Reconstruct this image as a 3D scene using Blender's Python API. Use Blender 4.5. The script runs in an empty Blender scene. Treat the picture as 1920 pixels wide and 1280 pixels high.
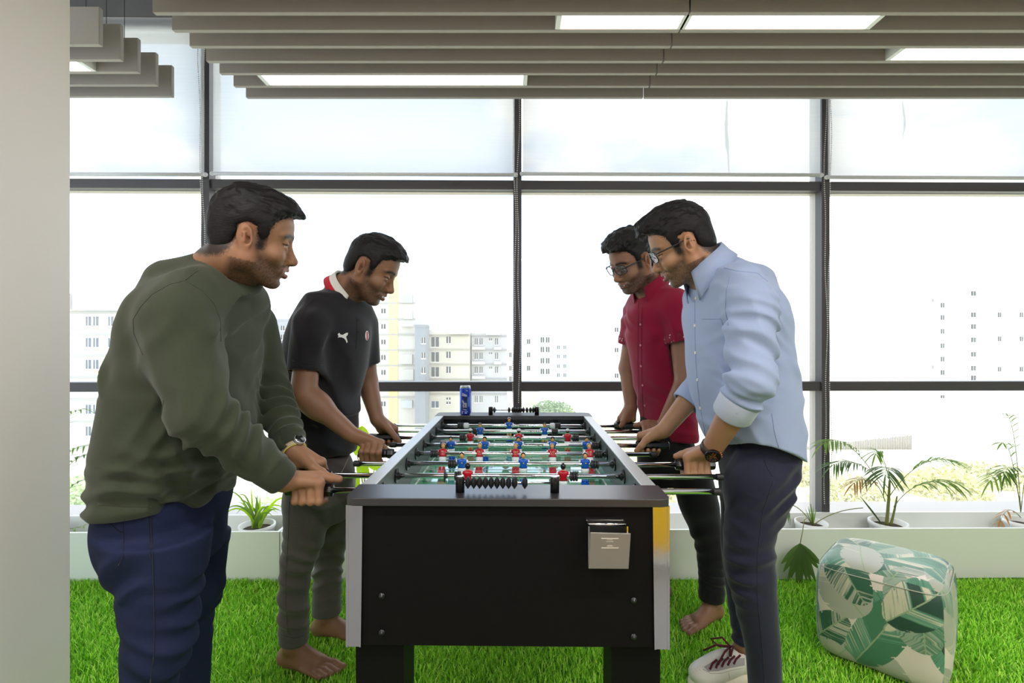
import bpy, math, random
import numpy as np
from mathutils import Vector, Matrix
random.seed(7)
RNG = np.random.default_rng(11)
PI = math.pi
SC = bpy.context.scene
COL = SC.collection
EYE = 1.20
ONLY = None


def P(px, py, d):
    """photo pixel + distance -> a point of the room"""
    return np.array([(px - 960) / 960 * d, d, EYE - (py - 636) / 960 * d])


# ------------------------------------------------------------------ materials
def new_mat(name):
    m = bpy.data.materials.new(name)
    m.use_nodes = True
    nt = m.node_tree
    for n in list(nt.nodes):
        nt.nodes.remove(n)
    out = nt.nodes.new('ShaderNodeOutputMaterial')
    return m, nt, out


def srgb(r, g, b):
    def f(c):
        c /= 255
        return c / 12.92 if c <= .04045 else ((c + .055) / 1.055) ** 2.4
    return (f(r), f(g), f(b), 1)


def mat(name, col, rough=.5, metal=0, spec=.5, noise=0, nscale=20, bump=0, bscale=200, emit=None, estr=1,
        coat=0, sheen=0, attr=None, stretch=None, trans=0, sss=0, bdist=.002):
    m, nt, out = new_mat(name)
    b = nt.nodes.new('ShaderNodeBsdfPrincipled')
    nt.links.new(b.outputs[0], out.inputs[0])
    if len(col) == 3:
        col = (*col, 1)
    b.inputs['Base Color'].default_value = col
    b.inputs['Roughness'].default_value = rough
    b.inputs['Metallic'].default_value = metal
    b.inputs['Specular IOR Level'].default_value = spec
    b.inputs['Coat Weight'].default_value = coat
    b.inputs['Sheen Weight'].default_value = sheen
    b.inputs['Sheen Roughness'].default_value = .5
    b.inputs['Transmission Weight'].default_value = trans
    if sss:
        b.inputs['Subsurface Weight'].default_value = sss
        b.inputs['Subsurface Radius'].default_value = (.012, .005, .003)
        b.inputs['Subsurface Scale'].default_value = 1
    src = None
    tc = nt.nodes.new('ShaderNodeTexCoord')
    vec = tc.outputs['Object']
    if stretch:
        mp = nt.nodes.new('ShaderNodeMapping')
        mp.inputs['Scale'].default_value = stretch
        nt.links.new(vec, mp.inputs[0])
        vec = mp.outputs[0]
    if attr:
        a = nt.nodes.new('ShaderNodeAttribute')
        a.attribute_name = attr
        src = a.outputs['Color']
        nt.links.new(src, b.inputs['Base Color'])
    if noise:
        n = nt.nodes.new('ShaderNodeTexNoise')
        n.inputs['Scale'].default_value = nscale
        n.inputs['Detail'].default_value = 4
        nt.links.new(vec, n.inputs[0])
        mr = nt.nodes.new('ShaderNodeMapRange')
        mr.inputs['To Min'].default_value = 1 - noise
        mr.inputs['To Max'].default_value = 1 + noise
        nt.links.new(n.outputs[0], mr.inputs[0])
        mx = nt.nodes.new('ShaderNodeVectorMath')
        mx.operation = 'SCALE'
        if src:
            nt.links.new(src, mx.inputs[0])
        else:
            mx.inputs[0].default_value = col[:3]
        nt.links.new(mr.outputs[0], mx.inputs['Scale'])
        nt.links.new(mx.outputs[0], b.inputs['Base Color'])
    if bump:
        n = nt.nodes.new('ShaderNodeTexNoise')
        n.inputs['Scale'].default_value = bscale
        n.inputs['Detail'].default_value = 3
        nt.links.new(vec, n.inputs[0])
        bp = nt.nodes.new('ShaderNodeBump')
        bp.inputs['Strength'].default_value = bump
        bp.inputs['Distance'].default_value = bdist
        nt.links.new(n.outputs[0], bp.inputs['Height'])
        nt.links.new(bp.outputs[0], b.inputs['Normal'])
    if emit:
        b.inputs['Emission Color'].default_value = (*emit[:3], 1)
        b.inputs['Emission Strength'].default_value = estr
    return m


# ------------------------------------------------------------------ objects
def props(o, label=None, cat=None, group=None, kind=None):
    if label:
        o['label'] = label
    if cat:
        o['category'] = cat
    if group:
        o['group'] = group
    if kind:
        o['kind'] = kind
    return o


def empty(name, loc=(0, 0, 0), rz=0, label=None, cat=None, group=None, kind=None):
    o = bpy.data.objects.new(name, None)
    COL.objects.link(o)
    o.location = loc
    o.rotation_euler = (0, 0, rz)
    o.empty_display_size = .05
    return props(o, label, cat, group, kind)


def wmat(o):
    m = Matrix.Translation(o.location) @ o.rotation_euler.to_matrix().to_4x4()
    if o.parent:
        return wmat(o.parent) @ o.matrix_parent_inverse @ m
    return m


def adopt(o, parent):
    """parent an object whose mesh is written in room coordinates"""
    o.parent = parent
    o.matrix_parent_inverse = wmat(parent).inverted()
    return o


class MB:
    """collects shapes, then links them as ONE mesh object"""

    def __init__(s):
        s.v, s.f, s.m, s.sm = [], [], [], []

    def add(s, vs, fs, mi=0, smooth=False):
        o = len(s.v)
        s.v += [tuple(map(float, v)) for v in vs]
        for f in fs:
            s.f.append(tuple(i + o for i in f))
            s.m.append(mi)
            s.sm.append(smooth)
        return s

    def box(s, lo, hi, mi=0, M=None):
        x0, y0, z0 = lo
        x1, y1, z1 = hi
        vs = [(x0, y0, z0), (x1, y0, z0), (x1, y1, z0), (x0, y1, z0), (x0, y0, z1), (x1, y0, z1), (x1, y1, z1), (x0, y1, z1)]
        if M is not None:
            vs = [M @ Vector(v) for v in vs]
        return s.add(vs, [(0, 3, 2, 1), (4, 5, 6, 7), (0, 1, 5, 4), (1, 2, 6, 5), (2, 3, 7, 6), (3, 0, 4, 7)], mi)

    def rings(s, rings, mi=0, caps=True, smooth=True, close=True):
        n = len(rings[0])
        vs = [p for r in rings for p in r]
        fs = []
        for i in range(len(rings) - 1):
            for j in range(n if close else n - 1):
                k = (j + 1) % n
                fs.append((i * n + j, i * n + k, (i + 1) * n + k, (i + 1) * n + j))
        if caps and close:
            fs.append(tuple(range(n - 1, -1, -1)))
            fs.append(tuple((len(rings) - 1) * n + j for j in range(n)))
        return s.add(vs, fs, mi, smooth)

    def lathe(s, prof, o, ax=(0, 0, 1), n=20, mi=0, smooth=True, caps=True):
        """prof: (r, h) along the axis"""
        ax = Vector(ax).normalized()
        u = ax.orthogonal().normalized()
        w = ax.cross(u)
        o = Vector(o)
        rs = [[o + ax * h + (u * math.cos(2 * PI * j / n) + w * math.sin(2 * PI * j / n)) * r for j in range(n)] for r, h in prof]
        return s.rings(rs, mi, caps, smooth)

    def cyl(s, a, b, r, n=16, mi=0, smooth=True, r2=None):
        a, b = Vector(a), Vector(b)
        L = (b - a).length
        return s.lathe([(r, 0), (r if r2 is None else r2, L)], a, b - a, n, mi, smooth)

    def tube(s, pts, rad, n=8, mi=0, flat=1.0):
        pts = [Vector(p) for p in pts]
        rs = []
        up = None
        for i, p in enumerate(pts):
            t = (pts[min(i + 1, len(pts) - 1)] - pts[max(i - 1, 0)]).normalized()
            if up is None:
                up = t.orthogonal().normalized()
            up = (up - t * up.dot(t)).normalized()
            w = t.cross(up)
            r = rad[i] if hasattr(rad, '__len__') else rad
            rs.append([p + (up * math.cos(2 * PI * j / n) * flat + w * math.sin(2 * PI * j / n)) * r for j in range(n)])
        return s.rings(rs, mi)

    def sphere(s, c, r, n=14, mi=0, sc=(1, 1, 1)):
        c = Vector(c)
        rs = []
        for i in range(n // 2 + 1):
            t = PI * i / (n // 2)
            rr = max(math.sin(t), 1e-3) * r
            rs.append([c + Vector((math.cos(2 * PI * j / n) * rr * sc[0], math.sin(2 * PI * j / n) * rr * sc[1], -math.cos(t) * r * sc[2])) for j in range(n)])
        return s.rings(rs, mi)

    def prism(s, poly, z0, z1, mi=0, axis='z', smooth=False):
        def q(a, b, h):
            return {'z': (a, b, h), 'y': (a, h, b), 'x': (h, a, b)}[axis]
        n = len(poly)
        vs = [q(a, b, z0) for a, b in poly] + [q(a, b, z1) for a, b in poly]
        fs = [tuple(range(n - 1, -1, -1)), tuple(range(n, 2 * n))] + [(i, (i + 1) % n, n + (i + 1) % n, n + i) for i in range(n)]
        return s.add(vs, fs, mi, smooth)

    def build(s, name, mats, parent=None, world=True, bevel=0, bseg=2, sub=0):
        me = bpy.data.meshes.new(name)
        me.from_pydata(s.v, [], s.f)
        mats = mats if isinstance(mats, (list, tuple)) else [mats]
        for m in mats:
            me.materials.append(m)
        me.polygons.foreach_set('material_index', s.m)
        me.polygons.foreach_set('use_smooth', s.sm)
        me.update()
        o = bpy.data.objects.new(name, me)
        COL.objects.link(o)
        if bevel:
            b = o.modifiers.new('b', 'BEVEL')
            b.width = bevel
            b.segments = bseg
            b.limit_method = 'ANGLE'
            b.angle_limit = .7
        if sub:
            b = o.modifiers.new('s', 'SUBSURF')
            b.levels = b.render_levels = sub
        if parent:
            if world:
                adopt(o, parent)
            else:
                o.parent = parent
        return o


def mesh_np(name, V, F, mats, parent=None, mi=None, smooth=True, cols=None, world=True):
    """fast mesh from arrays (quads or tris)"""
    me = bpy.data.meshes.new(name)
    V = np.asarray(V, np.float32)
    F = np.asarray(F, np.int32)
    k = F.shape[1]
    me.vertices.add(len(V))
    me.vertices.foreach_set('co', V.ravel())
    me.loops.add(F.size)
    me.loops.foreach_set('vertex_index', F.ravel())
    me.polygons.add(len(F))
    me.polygons.foreach_set('loop_start', np.arange(0, F.size, k, dtype=np.int32))
    me.polygons.foreach_set('use_smooth', np.full(len(F), smooth))
    for m in (mats if isinstance(mats, (list, tuple)) else [mats]):
        me.materials.append(m)
    if mi is not None:
        me.polygons.foreach_set('material_index', np.asarray(mi, np.int32))
    if cols is not None:
        a = me.color_attributes.new('Col', 'FLOAT_COLOR', 'POINT')
        c = np.ones((len(V), 4), np.float32)
        c[:, :3] = cols
        a.data.foreach_set('color', c.ravel())
    me.update()
    me.validate()
    o = bpy.data.objects.new(name, me)
    COL.objects.link(o)
    if parent:
        if world:
            adopt(o, parent)
        else:
            o.parent = parent
    return o


def copy_tree(o, parent=None):
    c = o.copy()
    COL.objects.link(c)
    if parent is not None:
        c.parent = parent
    for ch in [x for x in SC.objects if x.parent == o]:
        copy_tree(ch, c)
    return c
# ------------------------------------------------------------------ camera, world
cam = bpy.data.cameras.new('camera')
cam.sensor_width = 36
cam.lens = 18
cam.clip_start = .05
cam.clip_end = 500
cam.shift_y = -4 / 1920
camo = bpy.data.objects.new('camera', cam)
COL.objects.link(camo)
camo.location = (0, 0, EYE)
camo.rotation_euler = (PI / 2, 0, 0)
SC.camera = camo
SC.view_settings.view_transform = 'Standard'
SC.view_settings.look = 'None'
SC.view_settings.exposure = 0
SC.view_settings.gamma = 1
SC.view_settings.use_curve_mapping = False
SC.cycles.use_denoising = True
SC.cycles.max_bounces = 8
SC.cycles.diffuse_bounces = 4
SC.cycles.glossy_bounces = 4
SC.cycles.transmission_bounces = 6
SC.cycles.transparent_max_bounces = 16
SC.cycles.caustics_reflective = False
SC.cycles.caustics_refractive = False
SC.cycles.sample_clamp_indirect = 6

w = bpy.data.worlds.new('sky')
SC.world = w
w.use_nodes = True
nt = w.node_tree
for n in list(nt.nodes):
    nt.nodes.remove(n)
wo = nt.nodes.new('ShaderNodeOutputWorld')
bg = nt.nodes.new('ShaderNodeBackground')
nt.links.new(bg.outputs[0], wo.inputs[0])
tc = nt.nodes.new('ShaderNodeTexCoord')
mp = nt.nodes.new('ShaderNodeMapping')
mp.inputs['Scale'].default_value = (1, 1, 1.9)
mp.inputs['Location'].default_value = (.28, .1, .33)
nt.links.new(tc.outputs['Generated'], mp.inputs[0])
ns = nt.nodes.new('ShaderNodeTexNoise')
ns.inputs['Scale'].default_value = 2.6
ns.inputs['Detail'].default_value = 7
ns.inputs['Roughness'].default_value = .55
nt.links.new(mp.outputs[0], ns.inputs[0])
cr = nt.nodes.new('ShaderNodeValToRGB')
cr.color_ramp.elements[0].position = .47
cr.color_ramp.elements[0].color = (.40, .54, .74, 1)
cr.color_ramp.elements[1].position = .55
cr.color_ramp.elements[1].color = (1, .975, .92, 1)
nt.links.new(ns.outputs[0], cr.inputs[0])
nt.links.new(cr.outputs[0], bg.inputs[0])
bg.inputs[1].default_value = 3.4

# ------------------------------------------------------------------ shell
M_black = mat('black powder coat', srgb(72, 69, 72), .45)
M_ceil = mat('dark painted concrete', srgb(140, 137, 135), .8, noise=.15, nscale=3)
M_wall = mat('warm white paint', srgb(232, 226, 220), .6, noise=.02, nscale=4, bump=.1, bscale=90)
M_floor = mat('turf backing', srgb(84, 140, 34), .9)
M_carp = mat('grey office carpet', srgb(120, 121, 122), .95, noise=.2, nscale=60)
M_alu = mat('pale aluminium', srgb(178, 172, 165), .5, metal=.2)
M_white = mat('white laminate', srgb(236, 238, 232), .35)
M_baf = mat('baffle felt', srgb(176, 169, 162), .85, noise=.03, nscale=60)


def struct(o):
    o['kind'] = 'structure'
    return o


WS = .0132          # the window wall is turned by this angle to the camera


def WL(u, v, z):
    return (u * math.cos(WS) - v * math.sin(WS), 2.829 + u * math.sin(WS) + v * math.cos(WS), z)


MW = Matrix.Translation((0, 2.829, 0)) @ Matrix.Rotation(WS, 4, 'Z')


def wu(px, v=0):
    k = (px - 960) / 960
    return k * (2.829 + v) / (1 - WS * k)


MB_ = MB
struct(MB().box((-4.2, .55, -.12), (4.6, 3.1, -.002)).build('floor', M_floor))
struct(MB().box((-4.2, -3.2, -.12), (4.6, .55, .004)).build('floor_carpet', M_carp))
struct(MB().box((-4.2, -3.2, 3.02), (4.6, 3.1, 3.15)).build('ceiling', M_ceil))
struct(MB().box((-2.3, -3.2, 0), (-1.425, 1.65, 3.02)).build('wall_left', M_wall))
struct(MB().box((-4.2, -3.3, 0), (4.6, -3.2, 3.02)).build('wall_back', mat('taupe paint', srgb(150, 144, 138), .8)))
struct(MB().box((4.6, -3.2, 0), (4.7, 3.0, 3.02)).build('wall_right', M_wall))
struct(MB().box((-4.3, 1.65, 0), (-4.2, 3.0, 3.02)).build('wall_far_left', M_wall))
# head beam over the glass, sill under it
b = MB()
b.box((-4.3, -.06, 2.93), (4.8, .2, 3.02), 0, MW)
struct(b.build('trim_head', M_ceil))
b = MB()
b.box((-4.3, .0, -.1), (4.8, .3, .2), 0, MW)
struct(b.build('trim_sill', M_alu))

# hazed glass: clear pane with a pale veil mixed in to imitate haze
m, nt, out = new_mat('hazed glass')
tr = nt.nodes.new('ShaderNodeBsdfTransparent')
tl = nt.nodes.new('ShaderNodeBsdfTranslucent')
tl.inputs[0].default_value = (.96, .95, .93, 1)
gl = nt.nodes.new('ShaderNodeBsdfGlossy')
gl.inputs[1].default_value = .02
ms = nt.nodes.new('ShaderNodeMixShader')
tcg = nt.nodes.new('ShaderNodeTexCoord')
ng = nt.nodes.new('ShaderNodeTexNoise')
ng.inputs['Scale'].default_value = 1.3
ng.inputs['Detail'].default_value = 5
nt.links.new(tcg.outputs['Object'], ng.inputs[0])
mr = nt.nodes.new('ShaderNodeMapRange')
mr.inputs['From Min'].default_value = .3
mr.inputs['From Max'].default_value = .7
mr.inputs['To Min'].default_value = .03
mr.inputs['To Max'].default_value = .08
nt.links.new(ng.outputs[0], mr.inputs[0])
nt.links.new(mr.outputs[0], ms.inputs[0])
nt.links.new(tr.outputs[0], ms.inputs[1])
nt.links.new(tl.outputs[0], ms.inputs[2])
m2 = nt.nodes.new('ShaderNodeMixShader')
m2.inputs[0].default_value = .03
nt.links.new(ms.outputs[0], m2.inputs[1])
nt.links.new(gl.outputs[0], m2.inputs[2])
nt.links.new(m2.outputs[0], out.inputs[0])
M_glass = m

# four bays of the window wall: pane fields, dark members, pale outer reveals
edges = [-4.25, wu(390.5), wu(970), wu(1542), 4.7]
ZT = [(2.05, 2.098 - .0), (.915, .966)]
ZT = [(2.022, 2.072), (.915, .966)]
for i in range(4):
    u0, u1 = edges[i], edges[i + 1]
    wn = struct(empty('window_%d' % (i + 1), WL((u0 + u1) / 2, 0, .2)))
    b = MB()
    b.box((u1 - .022, -.03, .2), (u1 + .022, .03, 2.95), 0, MW)
    o = b.build('window_mullion', M_black, wn)
    b = MB()
    side = 1 if i == 0 else -1
    b.box((u1 - .0215, .03, .2), (u1 + .0215, .085, 2.95), 0, MW)
    b.build('window_reveal', M_alu, wn)
    for z0, z1 in ZT:
        b = MB()
        b.box((u0 + .022, -.02, z0), (u1 - .022, .03, z1), 0, MW)
        b.build('window_transom', M_black, wn)
        b = MB()
        b.box((u0 + .022, .03, z0 - .002), (u1 - .022, .085, z1 - .002), 0, MW)
        b.build('window_transom_reveal', M_alu, wn)
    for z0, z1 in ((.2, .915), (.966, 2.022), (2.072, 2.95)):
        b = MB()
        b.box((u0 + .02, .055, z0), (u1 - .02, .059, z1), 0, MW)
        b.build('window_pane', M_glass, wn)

# torn film streaks stuck outside two upper panes
M_streak = mat('torn grey film', srgb(140, 140, 138), .8)


def streak(px, y0, y1, wmax, name='film_streak', lab='', seed=1, fork=True):
    r = random.Random(seed)
    b = MB()
    n = 26
    pts = []
    for k in range(n + 1):
        t = k / n
        x = px + 2.5 * math.sin(t * 5 + seed) + r.uniform(-1, 1)
        wd = wmax * (.25 + .75 * math.sin(PI * min(1, t * 1.05 + .02)) ** 1.2) * r.uniform(.6, 1.2)
        pts.append((x, y0 + (y1 - y0) * t, wd))
    L, R = [], []
    for x, y, wd in pts:
        u = wu(x, .05)
        z = EYE - (y - 636) / 960 * 2.88
        L.append((u - wd / 2 / 333, z))
        R.append((u + wd / 2 / 333, z))
    rs = []
    for (a, z), (c, _) in zip(L, R):
        rs.append([MW @ Vector(q) for q in ((a, .048, z), (c, .048, z), (c, .0505, z), (a, .0505, z))])
    b.rings(rs, smooth=False)
    o = b.build(name, M_streak)
    props(o, lab, 'torn film')


streak(1364, 186, 322, 7, lab='long frayed grey strip of torn film on the glass of the second bay from right', seed=3)
streak(1694, 186, 256, 5, lab='short grey sliver of torn film high on the rightmost glass', seed=5)

# ------------------------------------------------------------------ roller blinds
m, nt, out = new_mat('screen fabric')
tr = nt.nodes.new('ShaderNodeBsdfTransparent')
tl = nt.nodes.new('ShaderNodeBsdfTranslucent')
df = nt.nodes.new('ShaderNodeBsdfDiffuse')
tl.inputs[0].default_value = (.93, .95, .97, 1)
df.inputs[0].default_value = (.8, .8, .8, 1)
tcb = nt.nodes.new('ShaderNodeTexCoord')
wv = nt.nodes.new('ShaderNodeTexNoise')
mpb = nt.nodes.new('ShaderNodeMapping')
mpb.inputs['Scale'].default_value = (3, 3, 160)
nt.links.new(tcb.outputs['Object'], mpb.inputs[0])
nt.links.new(mpb.outputs[0], wv.inputs[0])
wv.inputs['Scale'].default_value = 1.0
wv.inputs['Detail'].default_value = 2
mrb = nt.nodes.new('ShaderNodeMapRange')
mrb.inputs['To Min'].default_value = .30
mrb.inputs['To Max'].default_value = .37
nt.links.new(wv.outputs[0], mrb.inputs[0])
a1 = nt.nodes.new('ShaderNodeMixShader')
a1.inputs[0].default_value = .46
nt.links.new(tl.outputs[0], a1.inputs[1])
nt.links.new(df.outputs[0], a1.inputs[2])
a2 = nt.nodes.new('ShaderNodeMixShader')
nt.links.new(mrb.outputs[0], a2.inputs[0])
nt.links.new(a1.outputs[0], a2.inputs[1])
nt.links.new(tr.outputs[0], a2.inputs[2])
nt.links.new(a2.outputs[0], out.inputs[0])
M_screen = m
M_bar = mat('white plastic bar', srgb(225, 226, 230), .35)
M_bead = mat('white bead chain', srgb(215, 212, 210), .4)

blinds = [(-2.6, 386, 331, 378, (85, 480), 'on the leftmost window bay behind the white wall end'),
          (396, 968, 329, 968, (187, 760), 'on the bay behind the two men on the left'),
          (977, 1541, 327, None, None, 'on the bay above the two men on the right'),
          (1549, None, 331, 1552, (187, 950), 'on the rightmost bay above the potted palms')]
for k, (xa, xb, yb, cx, cy, lab) in enumerate(blinds):
    v = -.05
    u0 = xa if xa < 0 else wu(xa, v)
    u1 = 3.6 if xb is None else wu(xb, v)
    zb = EYE - (yb - 636) / 960 * 2.79
    t = empty('roller_blind', WL((u0 + u1) / 2, v, zb), 0, 'sheer white roller blind half lowered ' + lab, 'blind', 'roller blinds along the windows')
    b = MB()
    b.box((u0 + .01, v - .0008, zb), (u1 - .01, v + .0008, 2.93), 0, MW)
    b.build('blind_fabric', M_screen, t)
    b = MB()
    b.cyl(WL(u0 + .004, v, zb), WL(u1 - .004, v, zb), .010, 14)
    b.sphere(WL(u0 + .004, v, zb), .0125)
    b.sphere(WL(u1 - .004, v, zb), .0125)
    b.build('bottom_bar', M_bar, t)
    b = MB()
    b.cyl(WL(u0, v + .03, 2.89), WL(u1, v + .03, 2.89), .026, 16)
    b.build('blind_roller', M_bar, t)
    if cx:
        for q, dx in enumerate((-4, 4)):
            b = MB()
            uu = wu(cx + dx, v - .03)
            z0 = EYE - (cy[1] - 636) / 960 * 2.77
            z1 = 2.93
            n = int((z1 - z0) / .011)
            for j in range(n):
                z = z1 - j * .011
                if z > 2.6 and k:
                    continue
                wob = .006 * math.sin(z * 4 + q * 2.4 + k) + (.004 * math.sin(z * 11 + q))
                b.sphere(WL(uu + wob, v - .03, z), .0034, 6)
            b.build('bead_chain', M_bead, t)

# ------------------------------------------------------------------ ceiling baffles and lamps
ROWS = [1.631, 1.724, 1.818, 1.916, 2.004, 2.105, 2.203]
HB = 1.25
ROWD = [960 * HB * r * 1e-3 for r in ROWS]
ZB = EYE + HB
KX = HB           # px*inv*HB -> metres
bproto = {}


def baffle(x0, x1, d, lab, h=.15):
    o = MB().box((x0, d, ZB), (x1, d + .022, ZB + h)).build('ceiling_baffle', M_baf, bevel=.002)
    props(o, lab, 'baffle', 'hanging ceiling baffles')
    for xx in (x0 + .25, x1 - .25):
        c = MB().cyl((xx, d + .011, ZB + h), (xx, d + .011, 3.03), .0015, 6)
        c.build('hanger_wire', M_black, o)


NUM = ['first', 'second', 'third', 'fourth', 'fifth', 'sixth', 'last']
XL, XJ = -1.10 * KX, .545 * KX
LG = [-(960 - 179) * 1.805e-3 * KX, 0, 0, 0, 0]
for i, d in enumerate(ROWD):
    rn = ('frontmost row at the top edge' if i == 0 else NUM[i] + ' row counted from the front' if i < 6 else 'rearmost row just before the windows')
    baffle(XL, XJ - .003, d, 'long grey ceiling baffle of the middle run, ' + rn)
    baffle(XJ + .003, 4.4, d, 'long grey ceiling baffle of the right-hand run, ' + rn)
for i, inv in enumerate((1.54, 1.45, 1.36, 1.27, 1.18)):  # unseen rows, added to keep light off the baffle faces behind them
    d = .96 * HB * inv
    baffle(XL, XJ - .003, d, 'long grey ceiling baffle added unseen overhead, %d rows nearer than the picture shows' % (i + 1))
    baffle(XJ + .003, 4.4, d, 'right-hand grey ceiling baffle added unseen overhead, %d rows nearer than the picture shows' % (i + 1))
for i in range(5):
    d = ROWD[i + 2] - .012
    rn = ['nearest', 'second', 'third', 'fourth', 'rearmost'][i]
    baffle(-4.0, -1.40 * KX, d, 'short grey ceiling baffle beside the white wall end, %s of five' % rn, .16)

M_led = mat('lit diffuser', (1, 1, 1), .5, emit=(1, .98, .96), estr=2.6)


def lamp(x0, x1, row, lab, side=0):
    d0, d1 = ROWD[row] + .022 - side, ROWD[row + 1] - side
    t = empty('linear_ceiling_light', ((x0 + x1) / 2, (d0 + d1) / 2, ZB), 0, lab, 'ceiling light', 'linear lights between the baffles')
    b = MB()
    b.box((x0 - .02, d0 + .001, ZB + .001), (x0, d1 - .001, ZB + .07))
    b.box((x1, d0 + .001, ZB + .001), (x1 + .02, d1 - .001, ZB + .07))
    b.box((x0 - .02, d0 + .001, ZB + .05), (x1 + .02, d1 - .001, ZB + .08))
    b.build('lamp_housing', M_white, t)
    MB().box((x0, d0 + .001, ZB + .004), (x1, d1 - .001, ZB + .012)).build('lamp_diffuser', M_led, t)


lamp(.155 * KX, XJ - .004, 0, 'lit linear ceiling light over the table, left half of the front pair')
lamp(XJ + .004, 1.139 * KX, 0, 'lit linear ceiling light over the table, right half of the front pair')
lamp(1.356 * KX, 1.356 * KX + 1.3, 2, 'lit linear ceiling light at the far right behind the front pair')
lamp(-.952 * KX, .043 * KX, 4, 'long lit linear ceiling light in the middle, nearest to the windows')
lamp(-1.57 * KX - 1.2, -1.57 * KX, 3, 'lit linear ceiling light beside the white wall end on the left', .012)

M_yel = mat('yellow upholstery', srgb(246, 190, 30), .7)
t = empty('box_seat', (1.0, -.75, 0), 0, 'yellow box seat on a white base, seen mirrored in the right chrome corner strip', 'seat')
MB().box((.50, -1.4, .07), (1.75, -.42, .46)).build('seat_cushion', M_yel, t, bevel=.02)
MB().box((.52, -1.38, .005), (1.73, -.44, .07)).build('seat_base', M_white, t)
# ------------------------------------------------------------------ foosball table (local x across, y along, root at near end)
M_lam = mat('black laminate', srgb(18, 16, 16), .5, noise=.12, nscale=120, spec=.14)
M_top = mat('black laminate top', srgb(46, 44, 46), .36, noise=.1, nscale=150, spec=.9)
M_rail = mat('silver rail foil', srgb(196, 198, 198), .38, metal=.35)
M_inner = mat('grey inner wall', srgb(92, 98, 98), .38, noise=.08, nscale=40)
M_chrome = mat('chrome', (.86, .86, .88), .06, metal=1)
M_mirror = mat('mirror corner plate', (.82, .82, .82), .10, metal=1, bump=.06, bscale=30)
M_rub = mat('black rubber', srgb(30, 30, 32), .5)
M_plas = mat('glossy black plastic', srgb(24, 24, 27), .22)
M_steel = mat('brushed steel plate', srgb(168, 164, 158), .38, metal=.75, stretch=(1, 1, 60), noise=.03, nscale=20)
M_blue = mat('blue jersey plastic', srgb(20, 88, 190), .25)
M_red = mat('red jersey plastic', srgb(178, 18, 36), .25)
M_skinp = mat('doll skin plastic', srgb(214, 160, 96), .35)
M_hairp = mat('doll black hair', srgb(20, 20, 26), .2)
M_whitep = mat('white plastic', srgb(222, 226, 232), .3)
M_gold = mat('brass emblem', srgb(190, 170, 110), .3, metal=.6)

TS = .0145
T = empty('foosball_table', (-.0113, 1.147, 0), -TS, 'black foosball table with silver rails and chrome corner strips on the turf', 'foosball table')
TW, TL = .735, 1.358
hw = TW / 2


def tb(mb, name, mats, bevel=0, parent=None):
    o = mb.build(name, mats, None, bevel=bevel)
    o.parent = parent or T
    return o


def cap_poly(y0, y1, far):
    c = .022
    if not far:
        p = [(-hw + c, y0), (hw - c, y0), (hw - .006, y0 + .006), (hw, y0 + c), (hw, y1), (-hw, y1), (-hw, y0 + c), (-hw + .006, y0 + .006)]
    else:
        p = [(-hw, y0), (hw, y0), (hw, y1 - c), (hw - .006, y1 - .006), (hw - c, y1), (-hw + c, y1), (-hw + .006, y1 - .006), (-hw, y1 - c)]
    return p


ZT_ = .843
for y0, y1, far in ((0, .113, 0), (TL - .113, TL, 1)):
    tb(MB().prism(cap_poly(y0, y1, far), ZT_ - .018, ZT_), 'end_cap', M_top, .0015)
for s in (-1, 1):
    xa, xb = sorted((s * (hw - .004), s * (hw - .040)))
    tb(MB().box((xa, .113, ZT_ - .006), (xb, TL - .113, ZT_ - .001)), 'top_rail', M_rail, .0015)
    xa, xb = sorted((s * (hw - .006), s * (hw - .038)))
    o = tb(MB().box((xa, .016, .503), (xb, TL - .016, ZT_ - .018)).box((xa, .1135, ZT_ - .018), (xb, TL - .1135, ZT_ - .006)), 'side_panel', [M_lam])
    xa, xb = sorted((s * (hw - .038), s * (hw - .0395)))
    tb(MB().box((xa, .05, .70), (xb, TL - .05, ZT_ - .006)), 'inner_side_wall', M_inner)
for y in (.016, TL - .016 - .03):
    tb(MB().box((-hw + .038, y, .503), (hw - .038, y + .03, ZT_ - .018)), 'end_panel', M_lam, .001)
tb(MB().box((-hw + .04, .046, .503), (hw - .04, TL - .046, .52)), 'bottom_panel', M_lam)
tb(MB().box((-hw + .04, TL - .10, .735), (hw - .04, TL - .09, ZT_ - .018)), 'goal_wall', M_plas)
# four legs with a boxed section
for x in (-1, 1):
    for y in (.035, TL - .155):
        x0, x1 = sorted((x * .352, x * .240))
        o = tb(MB().box((x0, y, .012), (x1, y + .118, .503)), 'leg', M_lam, .002)
        f = MB().cyl(((x0 + x1) / 2, y + .06, 0), ((x0 + x1) / 2, y + .06, .013), .03, 18).build('leg_foot', M_rub)
        f.parent = o
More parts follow.
